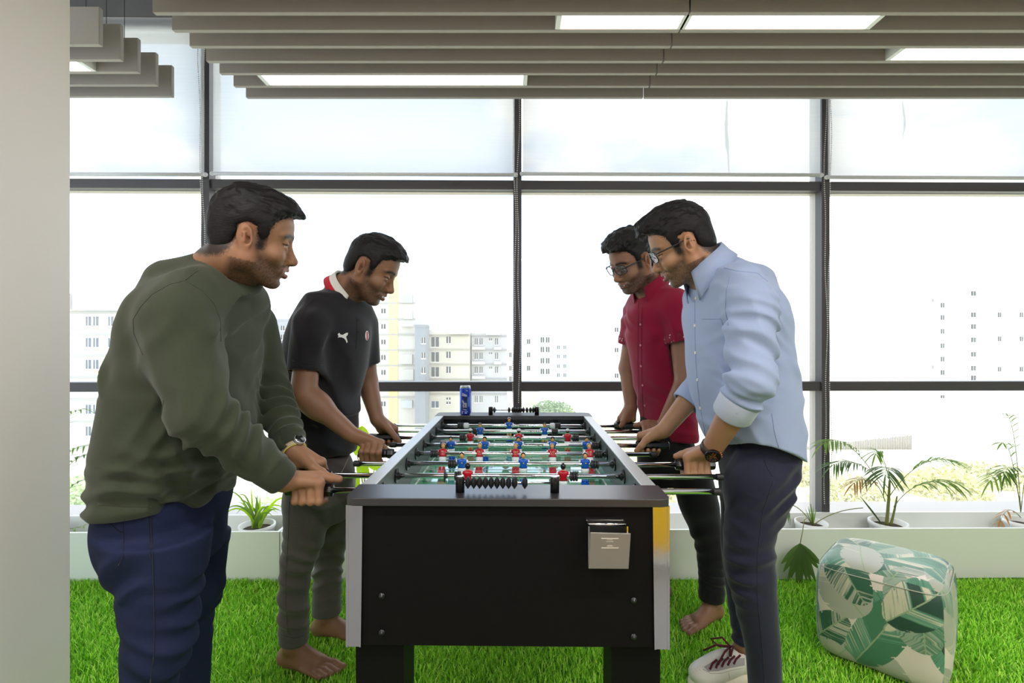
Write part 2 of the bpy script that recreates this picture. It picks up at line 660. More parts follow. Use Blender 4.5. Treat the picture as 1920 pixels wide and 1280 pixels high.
# chrome corner strips
for x in (-1, 1):
    for y in (0, 1):
        b = MB()
        yf = .010 if y == 0 else TL - .010
        sy = 1 if y == 0 else -1
        wt, wb = .038, .034
        xo = x * (hw - .002)
        for k in range(1):
            zt, zb = ZT_ - .018, .503
            xi_t, xi_b = xo - x * wt, xo - x * wb
            lo = [(xo, yf, zb), (xi_b, yf, zb), (xi_b, yf + sy * .006, zb), (xo, yf + sy * .05, zb)]
            hi = [(xo, yf, zt), (xi_t, yf, zt), (xi_t, yf + sy * .006, zt), (xo, yf + sy * .05, zt)]
            b.rings([lo, hi], smooth=False)
            # raised lips
            for q in (0, 1):
                xq = xo if q == 0 else xi_t
                xw = xo if q == 0 else xi_b
                d = -x * .005 if q == 0 else x * .004
                b.rings([[(xw, yf - sy * .002, zb), (xw + d, yf - sy * .002, zb), (xw + d, yf, zb), (xw, yf, zb)],
                         [(xq, yf - sy * .002, zt), (xq + d, yf - sy * .002, zt), (xq + d, yf, zt), (xq, yf, zt)]], smooth=False)
        tb(b, 'corner_strip', M_mirror)
# bolts
for px, py in ((715, 1118), (715, 1187), (1187, 1123), (1187, 1191)):
    q = P(px, py, 1.163)
    tb(MB().lathe([(.0085, 0), (.0085, .002), (.006, .005), (.0, .006)], (q[0] + .0113, .016, q[2]), (0, -1, 0), 16), 'bolt', M_plas)
# pitch
M_pitch, nt, out = new_mat('printed pitch')
b_ = nt.nodes.new('ShaderNodeBsdfPrincipled')
b_.inputs['Roughness'].default_value = .10
b_.inputs['Coat Weight'].default_value = 1
b_.inputs['Specular IOR Level'].default_value = 1
b_.inputs['Base Color'].default_value = srgb(96, 178, 132)
nt.links.new(b_.outputs[0], out.inputs[0])
M_line = mat('white pitch line', srgb(235, 245, 238), .3)
tb(MB().box((-hw + .04, .046, .725), (hw - .04, TL - .09, .735)), 'pitch', M_pitch)
b = MB()


def rect_line(x0, y0, x1, y1, t=.005):
    z0, z1 = .7352, .7358
    b.box((x0, y0, z0), (x1, y0 + t, z1)).box((x0, y1 - t, z0), (x1, y1, z1))
    b.box((x0, y0, z0), (x0 + t, y1, z1)).box((x1 - t, y0, z0), (x1, y1, z1))


ym = TL / 2
rect_line(-hw + .06, .12, hw - .06, TL - .12)
b.box((-hw + .06, ym - .0025, .7352), (hw - .06, ym + .0025, .7358))
for y0, y1 in ((.12, .26), (TL - .26, TL - .12)):
    rect_line(-.16, y0, .16, y1)
rect_line(-.09, .12, .09, .18)
rect_line(-.09, TL - .18, .09, TL - .12)
n = 64
for r in (.105,):
    for k in range(n):
        a0, a1 = 2 * PI * k / n, 2 * PI * (k + 1) / n
        vs = [(math.cos(a) * rr, ym + math.sin(a) * rr, z) for z in (.7352, .7358) for a in (a0, a1) for rr in (r - .003, r + .003)]
        b.add(vs, [(0, 1, 3, 2), (4, 6, 7, 5), (0, 4, 5, 1), (2, 3, 7, 6)])
b.lathe([(.012, .7352), (.012, .7359)], (0, ym, 0), (0, 0, 1), 20)
tb(b, 'pitch_marking', M_line)
# light grey goal-corner ramps
for x in (-1, 1):
    for y in (.046, TL - .10):
        s = 1 if y < .5 else -1
        b = MB()
        xs = x * (hw - .04)
        b.add([(xs, y, .7361), (xs - x * .17, y, .7361), (xs, y + s * .17, .7361), (xs, y, .752)], [(0, 1, 2), (0, 3, 1), (1, 3, 2), (0, 2, 3)])
        tb(b, 'corner_ramp', M_whitep)

ZR = .807
RY = [(377 * (3.525 + .3786 * i) * 1e-3 - 1.147) for i in range(8)]


def px2x(px, i):
    d = RY[i] + 1.147
    return (px - 960) / 960 * d + .0113 - TS * RY[i]


def ell(b, c, r, mi, n=12):
    b.sphere(c, 1, n, mi, r)


def make_player(team, tilt, white_top):
    """one figure on its rod: local origin on the rod axis, faces -y"""
    b = MB()
    J = 0
    # torso as rounded rings
    def ring(z, rx, ry, n=14, cy=0):
        return [(rx * (abs(math.cos(a)) ** .7) * (1 if math.cos(a) > 0 else -1), cy + ry * (abs(math.sin(a)) ** .8) * (1 if math.sin(a) > 0 else -1), z) for a in [2 * PI * k / n for k in range(n)]]
    b.rings([ring(-.012, .0125, .0085), ring(-.006, .0125, .009), ring(.004, .0145, .0095), ring(.011, .0165, .009), ring(.0145, .0135, .0075), ring(.017, .006, .005)], 0)
    # arms kept to the sides, pale sleeves
    for s in (-1, 1):
        b.tube([(s * .0145, 0, .012), (s * .0180, 0, .004), (s * .0165, -.001, -.008)], [.0045, .0042, .0035], 8, 3)
    # shorts and legs, boots
    b.rings([ring(-.030, .0115, .0075), ring(-.020, .013, .0085), ring(-.012, .0125, .0085)], 3)
    for s in (-1, 1):
        b.rings([[(s * .006 + .005 * math.cos(a), .005 * math.sin(a), z) for a in [2 * PI * k / 10 for k in range(10)]] for z in (-.046, -.030)], 1)
        b.rings([[(s * .006 + .0052 * math.cos(a), .0052 * math.sin(a), z) for a in [2 * PI * k / 10 for k in range(10)]] for z in (-.058, -.046)], 0)
    b.box((-.0125, -.009, -.069), (.0125, .007, -.056), 0)
    # neck, head, hair
    b.cyl((0, 0, .015), (0, -.0005, .021), .0042, 10, 1)
    ell(b, (0, -.0008, .0275), (.0072, .0078, .0090), 1, 16)
    b.sphere((0, -.0086, .0268), .0014, 6, 1)
    b.sphere((0, .0002, .0285), 1, 16, 2, (.0077, .0080, .0094))
    # cut the face free: the face shell stands in front of the hair
    ell(b, (0, -.0028, .0262), (.0068, .0066, .0082), 1, 14)
    if white_top:
        b.sphere((0, .0022, .0322), 1, 14, 3, (.0080, .0072, .0064))
    # crest
    b.lathe([(.0028, 0), (.0028, .0012), (.0012, .0022)], (.001, -.0088, .0045), (0, -1, 0), 10, 4)
    M = Matrix.Rotation(tilt, 4, 'X')
    b.v = [tuple(M @ Vector(v)) for v in b.v]
    return b


teams = {'blue': M_blue, 'red': M_red}
protos = {}


def player(rod, x, team, tilt, white):
    key = (team, round(tilt, 2), white)
    if key not in protos:
        o = make_player(team, tilt, white).build('player_figure', [teams[team], M_skinp, M_hairp, M_whitep, M_gold])
        protos[key] = o
    else:
        o = protos[key].copy()
        COL.objects.link(o)
    o['label'] = team + ' player figure'
    o.parent = rod
    o.location = (x, 0, 0)
    return o


def bumper_mb(L):
    b = MB()
    prof = [(.0075, 0)]
    n = 3
    for k in range(n):
        a = L * (k + .08) / n
        c = L * (k + .92) / n - L * .02
        prof += [(.0105, a), (.0135, a + .001), (.0135, c), (.0105, c + .001)]
    prof += [(.0075, L)]
    return b.lathe(prof, (0, 0, 0), (1, 0, 0), 18, 0, False)


def handle_mb(L):
    b = MB()
    prof = [(.008, -.004), (.0165, -.002), (.0175, .004), (.0175, .016), (.0145, .022), (.0155, L * .55), (.0165, L - .012), (.0165, L - .003), (.014, L)]
    return b.lathe(prof, (0, 0, 0), (1, 0, 0), 8, 0, False)


# (free/handle ends in photo px, team, figure px, facing tilt, bumpers px, handle side)
rods = [
    (575, 1337, 'red', [965], PI, [(890, 905), (1020, 1035)], -1, 620),
    (560, 1343, 'red', [877, 1055.7], PI, [(852, 864), (1068, 1083)], -1, 616),
    (672, 1334, 'blue', [865.7, 981, 1096.7], 0, [(840, 855), (1107, 1122)], 1, 1267),
    (676, 1221, 'red', [830, 899, 966.7, 1035.7, 1105], .0, [(806.5, 821), (1114, 1128.5)], -1, 736),
    (740, 1250, 'blue', [845.7, 909, 972, 1035.7, 1099], .0, [(825, 838), (1109, 1121)], 1, 1193),
    (690, 1206, 'red', [881.7, 972.7, 1064], PI, [(861.5, 873), (1073, 1085)], -1, 746),
    (737, 1247, 'blue', [900, 1021], 0, [(886, 893), (1034, 1046)], 1, 1199),
    (739, 1197, 'blue', [954.7], 0, [(857.5, 869), (1040.5, 1051)], 1, 1152),
]
HANDLE = []
for i, (pa, pb, team, figs, yaw, bumps, side, hpx) in enumerate(rods):
    d = RY[i]
    xa, xb = px2x(pa, i), px2x(pb, i)
    b = MB().cyl((xa, 0, 0), (xb, 0, 0), .0078, 20)
    rod = b.build('rod', M_chrome)
    rod.parent = T
    rod.location = (0, d, ZR)
    rod['label'] = 'chrome rod'
    xh = px2x(hpx, i)
    L = .118
    h = handle_mb(L).build('rod_handle', M_plas)
    h.parent = rod
    h.location = (xh, 0, 0)
    if side < 0:
        h.rotation_euler = (0, 0, PI)
    HANDLE.append((xh + side * .0, d, side))
    # rubber cap on the free end
    xf = xb if side < 0 else xa
    c = MB().lathe([(.0095, 0), (.0098, .017), (.008, .020)] if side < 0 else [(.008, -.020), (.0098, -.017), (.0095, 0)], (0, 0, 0), (1, 0, 0), 20, 0, False).build('rod_cap', M_rub)
    c.parent = rod
    c.location = (xf - .003 * (1 if side < 0 else -1), 0, 0)
    for j, fx in enumerate(figs):
        o = player(rod, px2x(fx, i), team, {3: -.42, 4: .36}.get(i, 0), i in (2, 3, 5, 7))
        o.rotation_euler = (0, 0, yaw)
    for a, c_ in bumps:
        x0, x1 = px2x(a, i), px2x(c_, i)
        o = bumper_mb(x1 - x0).build('bumper', M_rub)
        o.parent = rod
        o.location = (x0, 0, 0)
    for s in (-1, 1):
        o = MB().lathe([(.0, -.0), (.021, .0), (.021, .004), (.012, .007), (.011, .012), (.0, .0121)], (0, 0, 0), (-s, 0, 0), 22, 0, False).build('rod_bearing', M_plas)
        o.parent = rod
        o.location = (s * (hw - .0395), 0, 0)
        o = MB().lathe([(.0, 0), (.018, 0), (.016, .005), (.0, .006)], (0, 0, 0), (s, 0, 0), 20, 0, False).build('rod_bearing', M_plas)
        o.parent = rod
        o.location = (s * (hw - .006), 0, 0)
    if i == 7:
        for a, c_ in ((869, 879), (1031, 1040.5)):
            x0, x1 = px2x(a, i), px2x(c_, i)
            o = MB().lathe([(.008, 0), (.012, .001), (.0135, .006), (.0135, (x1 - x0) - .005), (.011, x1 - x0)], (0, 0, 0), (1, 0, 0), 18).build('white_collar', M_whitep)
            o.parent = rod
            o.location = (x0, 0, 0)
    if i == 1:
        o = MB().lathe([(.008, 0), (.0185, .0005), (.0185, .0025), (.008, .003)], (0, 0, 0), (1, 0, 0), 20).build('rubber_washer', M_rub)
        o.parent = rod
        o.location = (px2x(833, i), 0, 0)

# score counters
def counter(px0, px1, beads, d, far):
    y = d - 1.147
    def xx(px):
        return (px - 960) / 960 * d + .0113 - TS * y
    x0, x1 = xx(px0), xx(px1)
    b = MB()
    root = MB().cyl((x0, y, ZT_ + .022), (x1, y, ZT_ + .022), .0022, 10).build('score_counter', M_chrome)
    root.parent = T
    for x in (x0, x1):
        o = MB().lathe([(.0105, 0), (.0105, .034), (.0095, .036), (0, .0361)], (x, y, ZT_), (0, 0, 1), 20).build('counter_post', M_plas)
        o.parent = root
        o = MB().lathe([(.0072, .0362), (.0066, .0369), (0, .037)], (x, y, ZT_), (0, 0, 1), 16).build('counter_post_top', M_whitep if not far else M_plas)
        o.parent = root
    L = .0128
    bp = MB().lathe([(.0065, 0), (.0105, .003), (.0145, L / 2 - .0005), (.0145, L / 2 + .0005), (.0105, L - .003), (.0065, L)], (0, 0, 0), (1, 0, 0), 16, 0, False).build('score_bead', M_rub)
    first = True
    for px in beads:
        o = bp if first else bp.copy()
        if not first:
            COL.objects.link(o)
        first = False
        o.parent = root
        o.location = (xx(px) - L / 2, y, ZT_ + .022)


counter(862.5, 1040, [877.5 + 10.9 * k for k in range(9)] + [984], 1.198, False)
counter(920, 1006.5, [927, 954.5] + [961.5 + 5 * k for k in range(5)] + [988, 994.5, 1000], 2.43, True)

# little steel ashtray plate box on the front panel
q0, q1 = P(1104, 996, 1.12), P(1182, 1064, 1.12)
x0, x1 = q0[0] + .0113, q1[0] + .0113
z1, z0 = q0[2], q1[2]
ash = MB()
ash.prism([(x0 + .003, z1), (x1, z1 - .002), (x1 - .005, z0), (x0 - .001, z0)], -.030, -.026, axis='y')
ash = tb(ash, 'ashtray', M_steel, .0012)
o = MB().box((x0 - .001, -.026, z0 + .002), (x0 + .002, .016, z1 + .012)).box((x1 - .008, -.026, z0 + .002), (x1 - .005, .016, z1 + .012)).box((x0, .012, z0), (x1 - .008, .016, z1 + .014)).box((x0, -.026, z0 + .001), (x1 - .006, .014, z0 + .004)).build('ashtray_box', M_chrome)
o.parent = ash
o = MB().cyl((x0, -.008, z1 + .010), (x1 - .007, -.008, z1 + .010), .004, 12).build('ashtray_hinge', M_chrome)
o.parent = ash
b = MB()
cx = (x0 + x1) / 2
for dz, wd, th in ((.012, .038, .0016), (.0152, .012, .0012), (.019, .015, .0012), (.0275, .010, .0014), (.0295, .014, .001), (.0325, .038, .0016)):
    if wd > .03:
        b.box((cx - wd / 2, -.0308, z1 - dz - th), (cx + wd / 2, -.0300, z1 - dz))
    else:
        n = 6
        for k in range(n):
            xa = cx - wd / 2 + wd * k / n
            b.box((xa, -.0308, z1 - dz - th), (xa + wd / n * .72, -.0300, z1 - dz))
o = b.build('engraved_text', mat('pale engraving', srgb(214, 205, 190), .6))
o.parent = ash

# ball at rest on the pitch
bx = (948 - 960) / 960 * 1.83
props(MB().sphere((bx, 1.835, .7505), .0145, 20).build('foosball', mat('grey white ball', srgb(205, 212, 208), .35)), 'small pale ball resting at the centre circle of the pitch', 'ball')

# soda can on the far cap
M_can = mat('blue can print', srgb(34, 70, 190), .28, metal=.35)
M_canl = mat('light blue can print', srgb(90, 140, 225), .3, metal=.3)
M_cand = mat('dark can print', srgb(40, 48, 78), .35, metal=.3)
M_cansil = mat('silver can print', srgb(205, 208, 215), .3, metal=.6)
M_canr = mat('red can print', srgb(200, 40, 60), .35)
cq = P(872.5, 777, 2.43)
can = empty('soda_can', (cq[0], 2.43, ZT_), 0, 'slim blue soda can standing on the far end of the foosball table', 'can')
R = .0265
o = MB().lathe([(.020, 0), (.022, .0015), (.0255, .007), (R, .010), (R, .121), (.0255, .127)], (0, 0, 0), (0, 0, 1), 40).build('can_body', M_can)
o.parent = can
o = MB().lathe([(.0255, .127), (.0235, .133), (.0242, .1345), (.0242, .1365), (.0225, .137), (.0215, .134), (0, .134)], (0, 0, 0), (0, 0, 1), 40).build('can_lid', M_cansil)
o.parent = can
o = MB().box((-.006, -.012, .134), (.006, .008, .1353)).build('pull_tab', M_cansil, bevel=.0005)
o.parent = can


def can_patch(b, poly, mi, lift):
    """polygon in (arc mm from centre line, height mm) wrapped on the can, seen from -y"""
    o_ = []
    n = len(poly)
    rr = R + lift
    pts = []
    for k in range(n):
        (a, h), (c, g) = poly[k], poly[(k + 1) % n]
        for t in (0, .34, .67):
            pts.append((a + (c - a) * t, h + (g - h) * t))
    vs = [(rr * math.sin(a * .001 / R), -rr * math.cos(a * .001 / R), h * .001) for a, h in pts]
    ca = sum(a for a, _ in pts) / len(pts)
    ch = sum(h for _, h in pts) / len(pts)
    vs.append((rr * math.sin(ca * .001 / R), -rr * math.cos(ca * .001 / R), ch * .001))
    N = len(pts)
    b.add(vs, [(k, (k + 1) % N, N) for k in range(N)], mi)


b = MB()
can_patch(b, [(-30, 12), (-22, 12), (-20, 118), (-30, 118)], 1, .0003)
can_patch(b, [(14, 40), (24, 40), (24, 84), (16, 88), (12, 74)], 1, .0003)
can_patch(b, [(-14, 28), (10, 24), (12, 74), (8, 86), (-14, 90)], 2, .0005)
can_patch(b, [(-12, 106), (10, 96), (10, 88), (-14, 92)], 0, .0006)
can_patch(b, [(4, 120), (14, 118), (14, 112), (6, 116)], 0, .0006)
for p in ([(-13, 74), (-6, 68), (-4, 60), (-12, 58)], [(-8, 60), (2, 56), (2, 52), (-9, 53)], [(-12, 50), (-4, 52), (-2, 38), (-8, 36)],
          [(-6, 66), (-3, 66), (-5, 36), (-8, 36)], [(0, 60), (8, 58), (8, 54), (0, 55)], [(0, 52), (8, 50), (8, 46), (0, 47)], [(1, 58), (3.5, 58), (3.5, 38), (1, 38)], [(6, 56), (8.5, 56), (8.5, 38), (6, 38)], [(-1, 42), (9, 40), (9, 37), (-1, 38)],
          [(-10, 31), (8, 27), (9, 24), (-8, 28)], [(-14, 6), (-10, 6), (-10, 20), (-14, 22)], [(0, 9), (10, 9), (10, 13), (0, 13)]):
    can_patch(b, p, 0, .0008)
can_patch(b, [(-6 + 3.6 * math.cos(a), 18 + 3.6 * math.sin(a)) for a in [2 * PI * k / 12 for k in range(12)]], 0, .0008)
can_patch(b, [(-6 + 3.4 * math.cos(a), 18 + 3.4 * math.sin(a)) for a in [PI * k / 8 for k in range(9)]], 3, .0010)
can_patch(b, [(-6 + 3.4 * math.cos(a), 17.2 + 3.0 * math.sin(a)) for a in [PI + PI * k / 8 for k in range(9)]], 4, .0010)
for k in range(5):
    can_patch(b, [(0 + k * 3, 16), (2 + k * 3, 16), (2 + k * 3, 19), (k * 3, 19)], 0, .0008)
o = b.build('can_print', [M_cansil, M_canl, M_cand, M_canr, M_can])
o.parent = can
# ------------------------------------------------------------------ planters
def planter(u0, u1, lab):
    v0, v1 = -.285, -.03
    t = empty('planter_box', WL((u0 + u1) / 2, -.15, 0), 0, lab, 'planter', 'white planters under the windows')
    th = .014
    H = .25
    b = MB()
    b.box((u0, v0, 0), (u1, v0 + th, H), 0, MW)
    b.build('front_panel', M_white, t, bevel=.002)
    MB().box((u0, v1 - th, 0), (u1, v1, H), 0, MW).build('back_panel', M_white, t, bevel=.002)
    for a in (u0, u1 - th):
        MB().box((a, v0 + th, 0), (a + th, v1 - th, H), 0, MW).build('end_panel', M_white, t, bevel=.001)
    MB().box((u0 + th, v0 + th, .0), (u1 - th, v1 - th, .03), 0, MW).build('planter_bottom', M_white, t)


us = wu(523, -.285)
planter(-4.0, us - .002, 'white planter box at the left behind the man in green')
planter(us + .002, 4.4, 'long white planter box running right from behind the foosball table')

# ------------------------------------------------------------------ plants
M_pot = mat('white pot', srgb(235, 235, 230), .4)
M_soil = mat('dark soil', srgb(60, 45, 32), .95, noise=.4, nscale=90)


def leaf_mat(name, rgb, thru=.45):
    m = mat(name, srgb(*rgb), .45, noise=.3, nscale=9)
    nt = m.node_tree
    out = [n for n in nt.nodes if n.type == 'OUTPUT_MATERIAL'][0]
    pb = [n for n in nt.nodes if n.type == 'BSDF_PRINCIPLED'][0]
    tl = nt.nodes.new('ShaderNodeBsdfTranslucent')
    tl.inputs[0].default_value = srgb(min(255, rgb[0] * 1.25), min(255, rgb[1] * 1.2), rgb[2])
    mx = nt.nodes.new('ShaderNodeMixShader')
    mx.inputs[0].default_value = thru
    nt.links.new(pb.outputs[0], mx.inputs[1])
    nt.links.new(tl.outputs[0], mx.inputs[2])
    nt.links.new(mx.outputs[0], out.inputs[0])
    return m


M_lf = leaf_mat('palm leaf green', (112, 146, 58))
M_lfd = leaf_mat('deep leaf green', (80, 108, 54), .35)
M_lfy = leaf_mat('yellow green leaf', (156, 196, 30))
M_dry = leaf_mat('dry brown leaf', (168, 122, 72))
M_stem = mat('plant stem', srgb(120, 125, 60), .55, noise=.2, nscale=20)


def leaf(b, a, c, wd, droop=.0, mi=0, seg=5, fold=.25, side=None):
    """lance leaf from a to c"""
    a, c = Vector(a), Vector(c)
    L = (c - a).length
    t = (c - a).normalized()
    s = side or t.cross(Vector((0, 0, 1)))
    if s.length < 1e-3:
        s = Vector((1, 0, 0))
    s = s.normalized()
    n = s.cross(t).normalized()
    rows = []
    for k in range(seg + 1):
        q = k / seg
        w_ = wd * max(.04, math.sin(PI * min(.97, .08 + q * .9)) ** .8)
        p = a + t * L * q - Vector((0, 0, 1)) * droop * L * q * q
        rows.append([p - s * w_, p - n * w_ * fold, p + s * w_])
    vs = [p for r in rows for p in r]
    fs = []
    for k in range(seg):
        for j in range(2):
            o = k * 3 + j
            fs.append((o, o + 1, o + 4, o + 3))
    b.add(vs, fs, mi, True)


def curve3(p0, p1, p2, n=14):
    p0, p1, p2 = Vector(p0), Vector(p1), Vector(p2)
    return [p0 * (1 - t) ** 2 + p1 * 2 * t * (1 - t) + p2 * t * t for t in [k / n for k in range(n + 1)]]


def frond(t, base, mid, tip, nl, ll, wd, mat_i, r, start=.4, droop=.5, stemr=.0022, name='frond'):
    """a feather palm leaf: rachis with leaflets on both sides"""
    pts = curve3(base, mid, tip)
    b = MB()
    n = len(pts)
    b.tube(pts, [stemr * (1 - .7 * k / n) for k in range(n)], 6, 0)
    for k in range(nl):
        q = start + (1 - start) * k / (nl - 1)
        f = q * (n - 1)
        i = min(int(f), n - 2)
        p = pts[i].lerp(pts[i + 1], f - i)
        tg = (pts[i + 1] - pts[i]).normalized()
        s = tg.cross(Vector((0, 0, 1)))
        s = s.normalized() if s.length > 1e-3 else Vector((0, 1, 0))
        Lk = ll * (.55 + .45 * math.sin(PI * (.15 + .8 * (k / (nl - 1)))))
        for sg in (-1, 1):
            d = (tg * .75 + s * sg * .62 + Vector((r.uniform(-.1, .1), r.uniform(-.1, .1), r.uniform(.0, .2)))).normalized()
            leaf(b, p, p + d * Lk * r.uniform(.8, 1.1), wd, droop * r.uniform(.7, 1.2), 1)
    leaf(b, pts[-1], pts[-1] + (pts[-1] - pts[-2]).normalized() * ll * .7, wd, droop, 1)
    return b.build(name, [M_stem, mat_i], t)


def pot(t, c, r=.075, h=.21, z0=.03):
    b = MB().lathe([(r * .75, 0), (r, h - .02), (r * 1.05, h - .018), (r * 1.05, h), (r * .96, h), (r * .93, h - .03), (0, h - .031)], (c[0], c[1], z0), (0, 0, 1), 28)
    b.build('pot', M_pot, t)
    MB().lathe([(0, .0), (r * .92, .0), (r * .9, .004), (0, .007)], (c[0], c[1], z0 + h - .03), (0, 0, 1), 20).build('soil', M_soil, t)


R_ = random.Random(3)
# bamboo palm in the middle right
c = P(1665, 990, 2.70)
t = empty('potted_palm', (c[0], c[1], .03), 0, 'arching green potted palm right of centre behind the leaf print pouf', 'plant')
pot(t, c, .085)
z0 = .22
for q, (px0, px1, py1) in enumerate(((1662, 1668, 900), (1670, 1682, 930))):
    b = MB()
    a, e = P(px0, 990, 2.70), P(px1, py1, 2.70)
    a[2] = z0
    pts = curve3(a, (a + e) / 2 + np.array([.004, 0, 0]), e)
    b.tube(pts, [.009 - .004 * k / 15 - .002 * q for k in range(15)], 8)
    b.build('stem', M_stem, t)
for (b0, m1, t1, n, L, mi) in (
    ((1664, 930, 2.70), (1590, 800, 2.66), (1545, 830, 2.60), 12, .13, M_lf),
    ((1666, 915, 2.70), (1610, 850, 2.72), (1565, 870, 2.66), 13, .14, M_lfd),
    ((1668, 900, 2.70), (1665, 858, 2.62), (1660, 890, 2.52), 13, .15, M_lfd),
    ((1668, 930, 2.70), (1720, 850, 2.66), (1785, 862, 2.62), 13, .14, M_lf),
    ((1676, 950, 2.70), (1715, 890, 2.62), (1790, 905, 2.50), 13, .15, M_lf),
    ((1668, 900, 2.70), (1650, 830, 2.74), (1642, 850, 2.70), 8, .10, M_lf),
    ((1660, 940, 2.69), (1640, 880, 2.66), (1602, 905, 2.62), 8, .11, M_dry),
):
    frond(t, P(*b0), P(*m1), P(*t1), int(n * 1.3), L, .0044, mi, R_)
b = MB()
a = P(1655, 985, 2.68)
for k in range(7):
    leaf(b, a, P(1612 + k * 4, 925 + k * 5, 2.66 + k * .006), .010, .05)
b.build('folded_leaf', M_lfd, t)

# palm at the right edge
c = P(1915, 988, 2.72)
t = empty('potted_palm', (c[0], c[1], .03), 0, 'tall thin potted palm cut off by the right edge of the picture', 'plant')
pot(t, c, .075)
for (b0, m1, t1, n, L, mi) in (
    ((1914, 960, 2.72), (1905, 800, 2.70), (1890, 780, 2.66), 8, .12, M_lf),
    ((1914, 960, 2.72), (1905, 850, 2.70), (1858, 900, 2.66), 10, .12, M_lf),
    ((1914, 960, 2.72), (1900, 840, 2.70), (1884, 890, 2.64), 9, .10, M_lfd),
    ((1914, 960, 2.72), (1930, 800, 2.70), (1960, 800, 2.66), 10, .13, M_lf),
    ((1914, 970, 2.72), (1890, 940, 2.70), (1876, 975, 2.66), 4, .06, M_dry),
    ((1914, 960, 2.72), (1895, 820, 2.70), (1880, 830, 2.66), 6, .09, M_lf),
):
    frond(t, P(*b0), P(*m1), P(*t1), n, L, .0046, mi, R_)

# dying fan plant left of it with a leaf hanging over the front
c = P(1521, 990, 2.70)
t = empty('potted_fan_palm', (c[0], c[1], .03), 0, 'nearly bare fan palm with one leaf hanging over the planter front', 'plant')
pot(t, c, .075)
a = P(1524, 985, 2.70)
for e, m1 in (((1476, 945, 2.72), (1500, 945, 2.72)), ((1520, 945, 2.70), (1523, 960, 2.70)), ((1618, 952, 2.68), (1560, 955, 2.68))):
    b = MB()
    b.tube(curve3(a, P(*m1), P(*e)), .0022, 6)
    b.build('stalk', M_stem, t)
b = MB()
for k in range(5):
    leaf(b, P(1478, 945, 2.72), P(1466 + k * 4, 965 + k * 4, 2.72), .006, .1)
b.build('withered_leaf', M_lfd, t)
b = MB()
for k in range(5):
    leaf(b, a, P(1510 + k * 5, 942 + abs(k - 2) * 6, 2.70), .006)
b.build('young_leaf', M_lf, t)
b = MB()
h0 = P(1500, 1020, 2.49)
b.tube([a, P(1516, 968, 2.62), P(1508, 975, 2.51), P(1504, 1000, 2.49), h0], .002, 6)
b.build('stalk', M_stem, t)
b = MB()
for k in range(11):
    ang = -1.05 + 2.1 * k / 10
    tip = h0 + np.array([math.sin(ang) * .115, -.015 + .006 * (k % 2), -math.cos(ang) * (.17 + .02 * (k % 3))])
    leaf(b, h0, tip, .0155, .02, side=Vector((math.cos(ang), 0, math.sin(ang))))
b.build('fan_leaf', M_lfd, t)

# spider plant between the two men on the left
c = P(482, 996, 2.66)
t = empty('spider_plant', (c[0], c[1], .03), 0, 'spiky green spider plant in the left planter between the two men', 'plant')
pot(t, c, .085)
for k in range(26):
    b = MB()
    ang = R_.uniform(-1.25, 1.25)
    yy = R_.uniform(-.06, .06)
    L = R_.uniform(.14, .30)
    a = Vector((c[0] + R_.uniform(-.02, .02), c[1] + R_.uniform(-.02, .02), .225))
    tip = a + Vector((math.sin(ang) * L * .8, yy, math.cos(ang) * L * R_.uniform(.5, 1)))
    mid = a + Vector((math.sin(ang) * L * .35, yy * .5, L * .75))
    pts = curve3(a, mid, tip, 8)
    n = len(pts)
    for j in range(n - 1):
        pass
    rows = []
    for j, p in enumerate(pts):
        w_ = .006 * (1 - (j / (n - 1)) ** 2) + .0006
        tg = pts[min(j + 1, n - 1)] - pts[max(j - 1, 0)]
        s = tg.cross(Vector((0, 1, .2))).normalized() * w_
        rows.append([p - s, p - Vector((0, w_ * .5, 0)), p + s])
    b.rings(rows, 0, False, True, False)
    b.build('leaf_blade', M_lfy if k % 3 == 0 else M_lf, t)

# lime green plant behind the man in the black polo
c = P(690, 985, 2.66)
t = empty('potted_pothos', (c[0], c[1], .03), 0, 'lime green broad leaved plant peeking out behind the black polo', 'plant')
pot(t, c, .085)
for px, py, tx, ty, wd in ((676, 800, 690, 840, .030), (672, 815, 668, 850, .026), (690, 868, 718, 880, .022), (672, 870, 690, 893, .030), (660, 885, 672, 912, .026),
                           (705, 862, 728, 850, .016), (680, 905, 702, 920, .024), (665, 835, 672, 795, .022)):
    b = MB()
    a = P(688, 975, 2.66)
    e = P(px, py, 2.64)
    b.tube(curve3(a, (a + e) / 2 + np.array([0, .02, .06]), e), .0025, 6)
    leaf(b, e, P(tx, ty, 2.60), wd, .1, 1, 7, side=Vector((.8, .2, .5)))
    b.build('leaf', [M_stem, M_lfy], t)

# palm at the far left, half behind the white wall end
c = P(92, 1000, 2.64)
t = empty('potted_palm', (c[0], c[1], .03), 0, 'potted palm at the far left whose fronds reach out from behind the white wall', 'plant')
pot(t, c, .075)
for (b0, m1, t1, n, L, mi) in (
    ((92, 985, 2.64), (90, 780, 2.64), (150, 768, 2.62), 9, .12, M_lf),
    ((92, 985, 2.64), (95, 830, 2.64), (170, 835, 2.60), 9, .12, M_lf),
    ((92, 985, 2.64), (110, 860, 2.64), (165, 850, 2.60), 9, .11, M_lfd),
    ((92, 985, 2.64), (120, 900, 2.64), (172, 895, 2.62), 6, .08, M_lfd),
    ((92, 985, 2.64), (130, 1000, 2.64), (172, 978, 2.62), 4, .05, M_lf),
):
    frond(t, P(*b0), P(*m1), P(*t1), n, L, .0046, mi, R_)

# ------------------------------------------------------------------ artificial turf
M_grass = mat('turf blade', (1, 1, 1), .55, attr='Col', spec=.3)


A3_ = lambda *v: np.array(v)


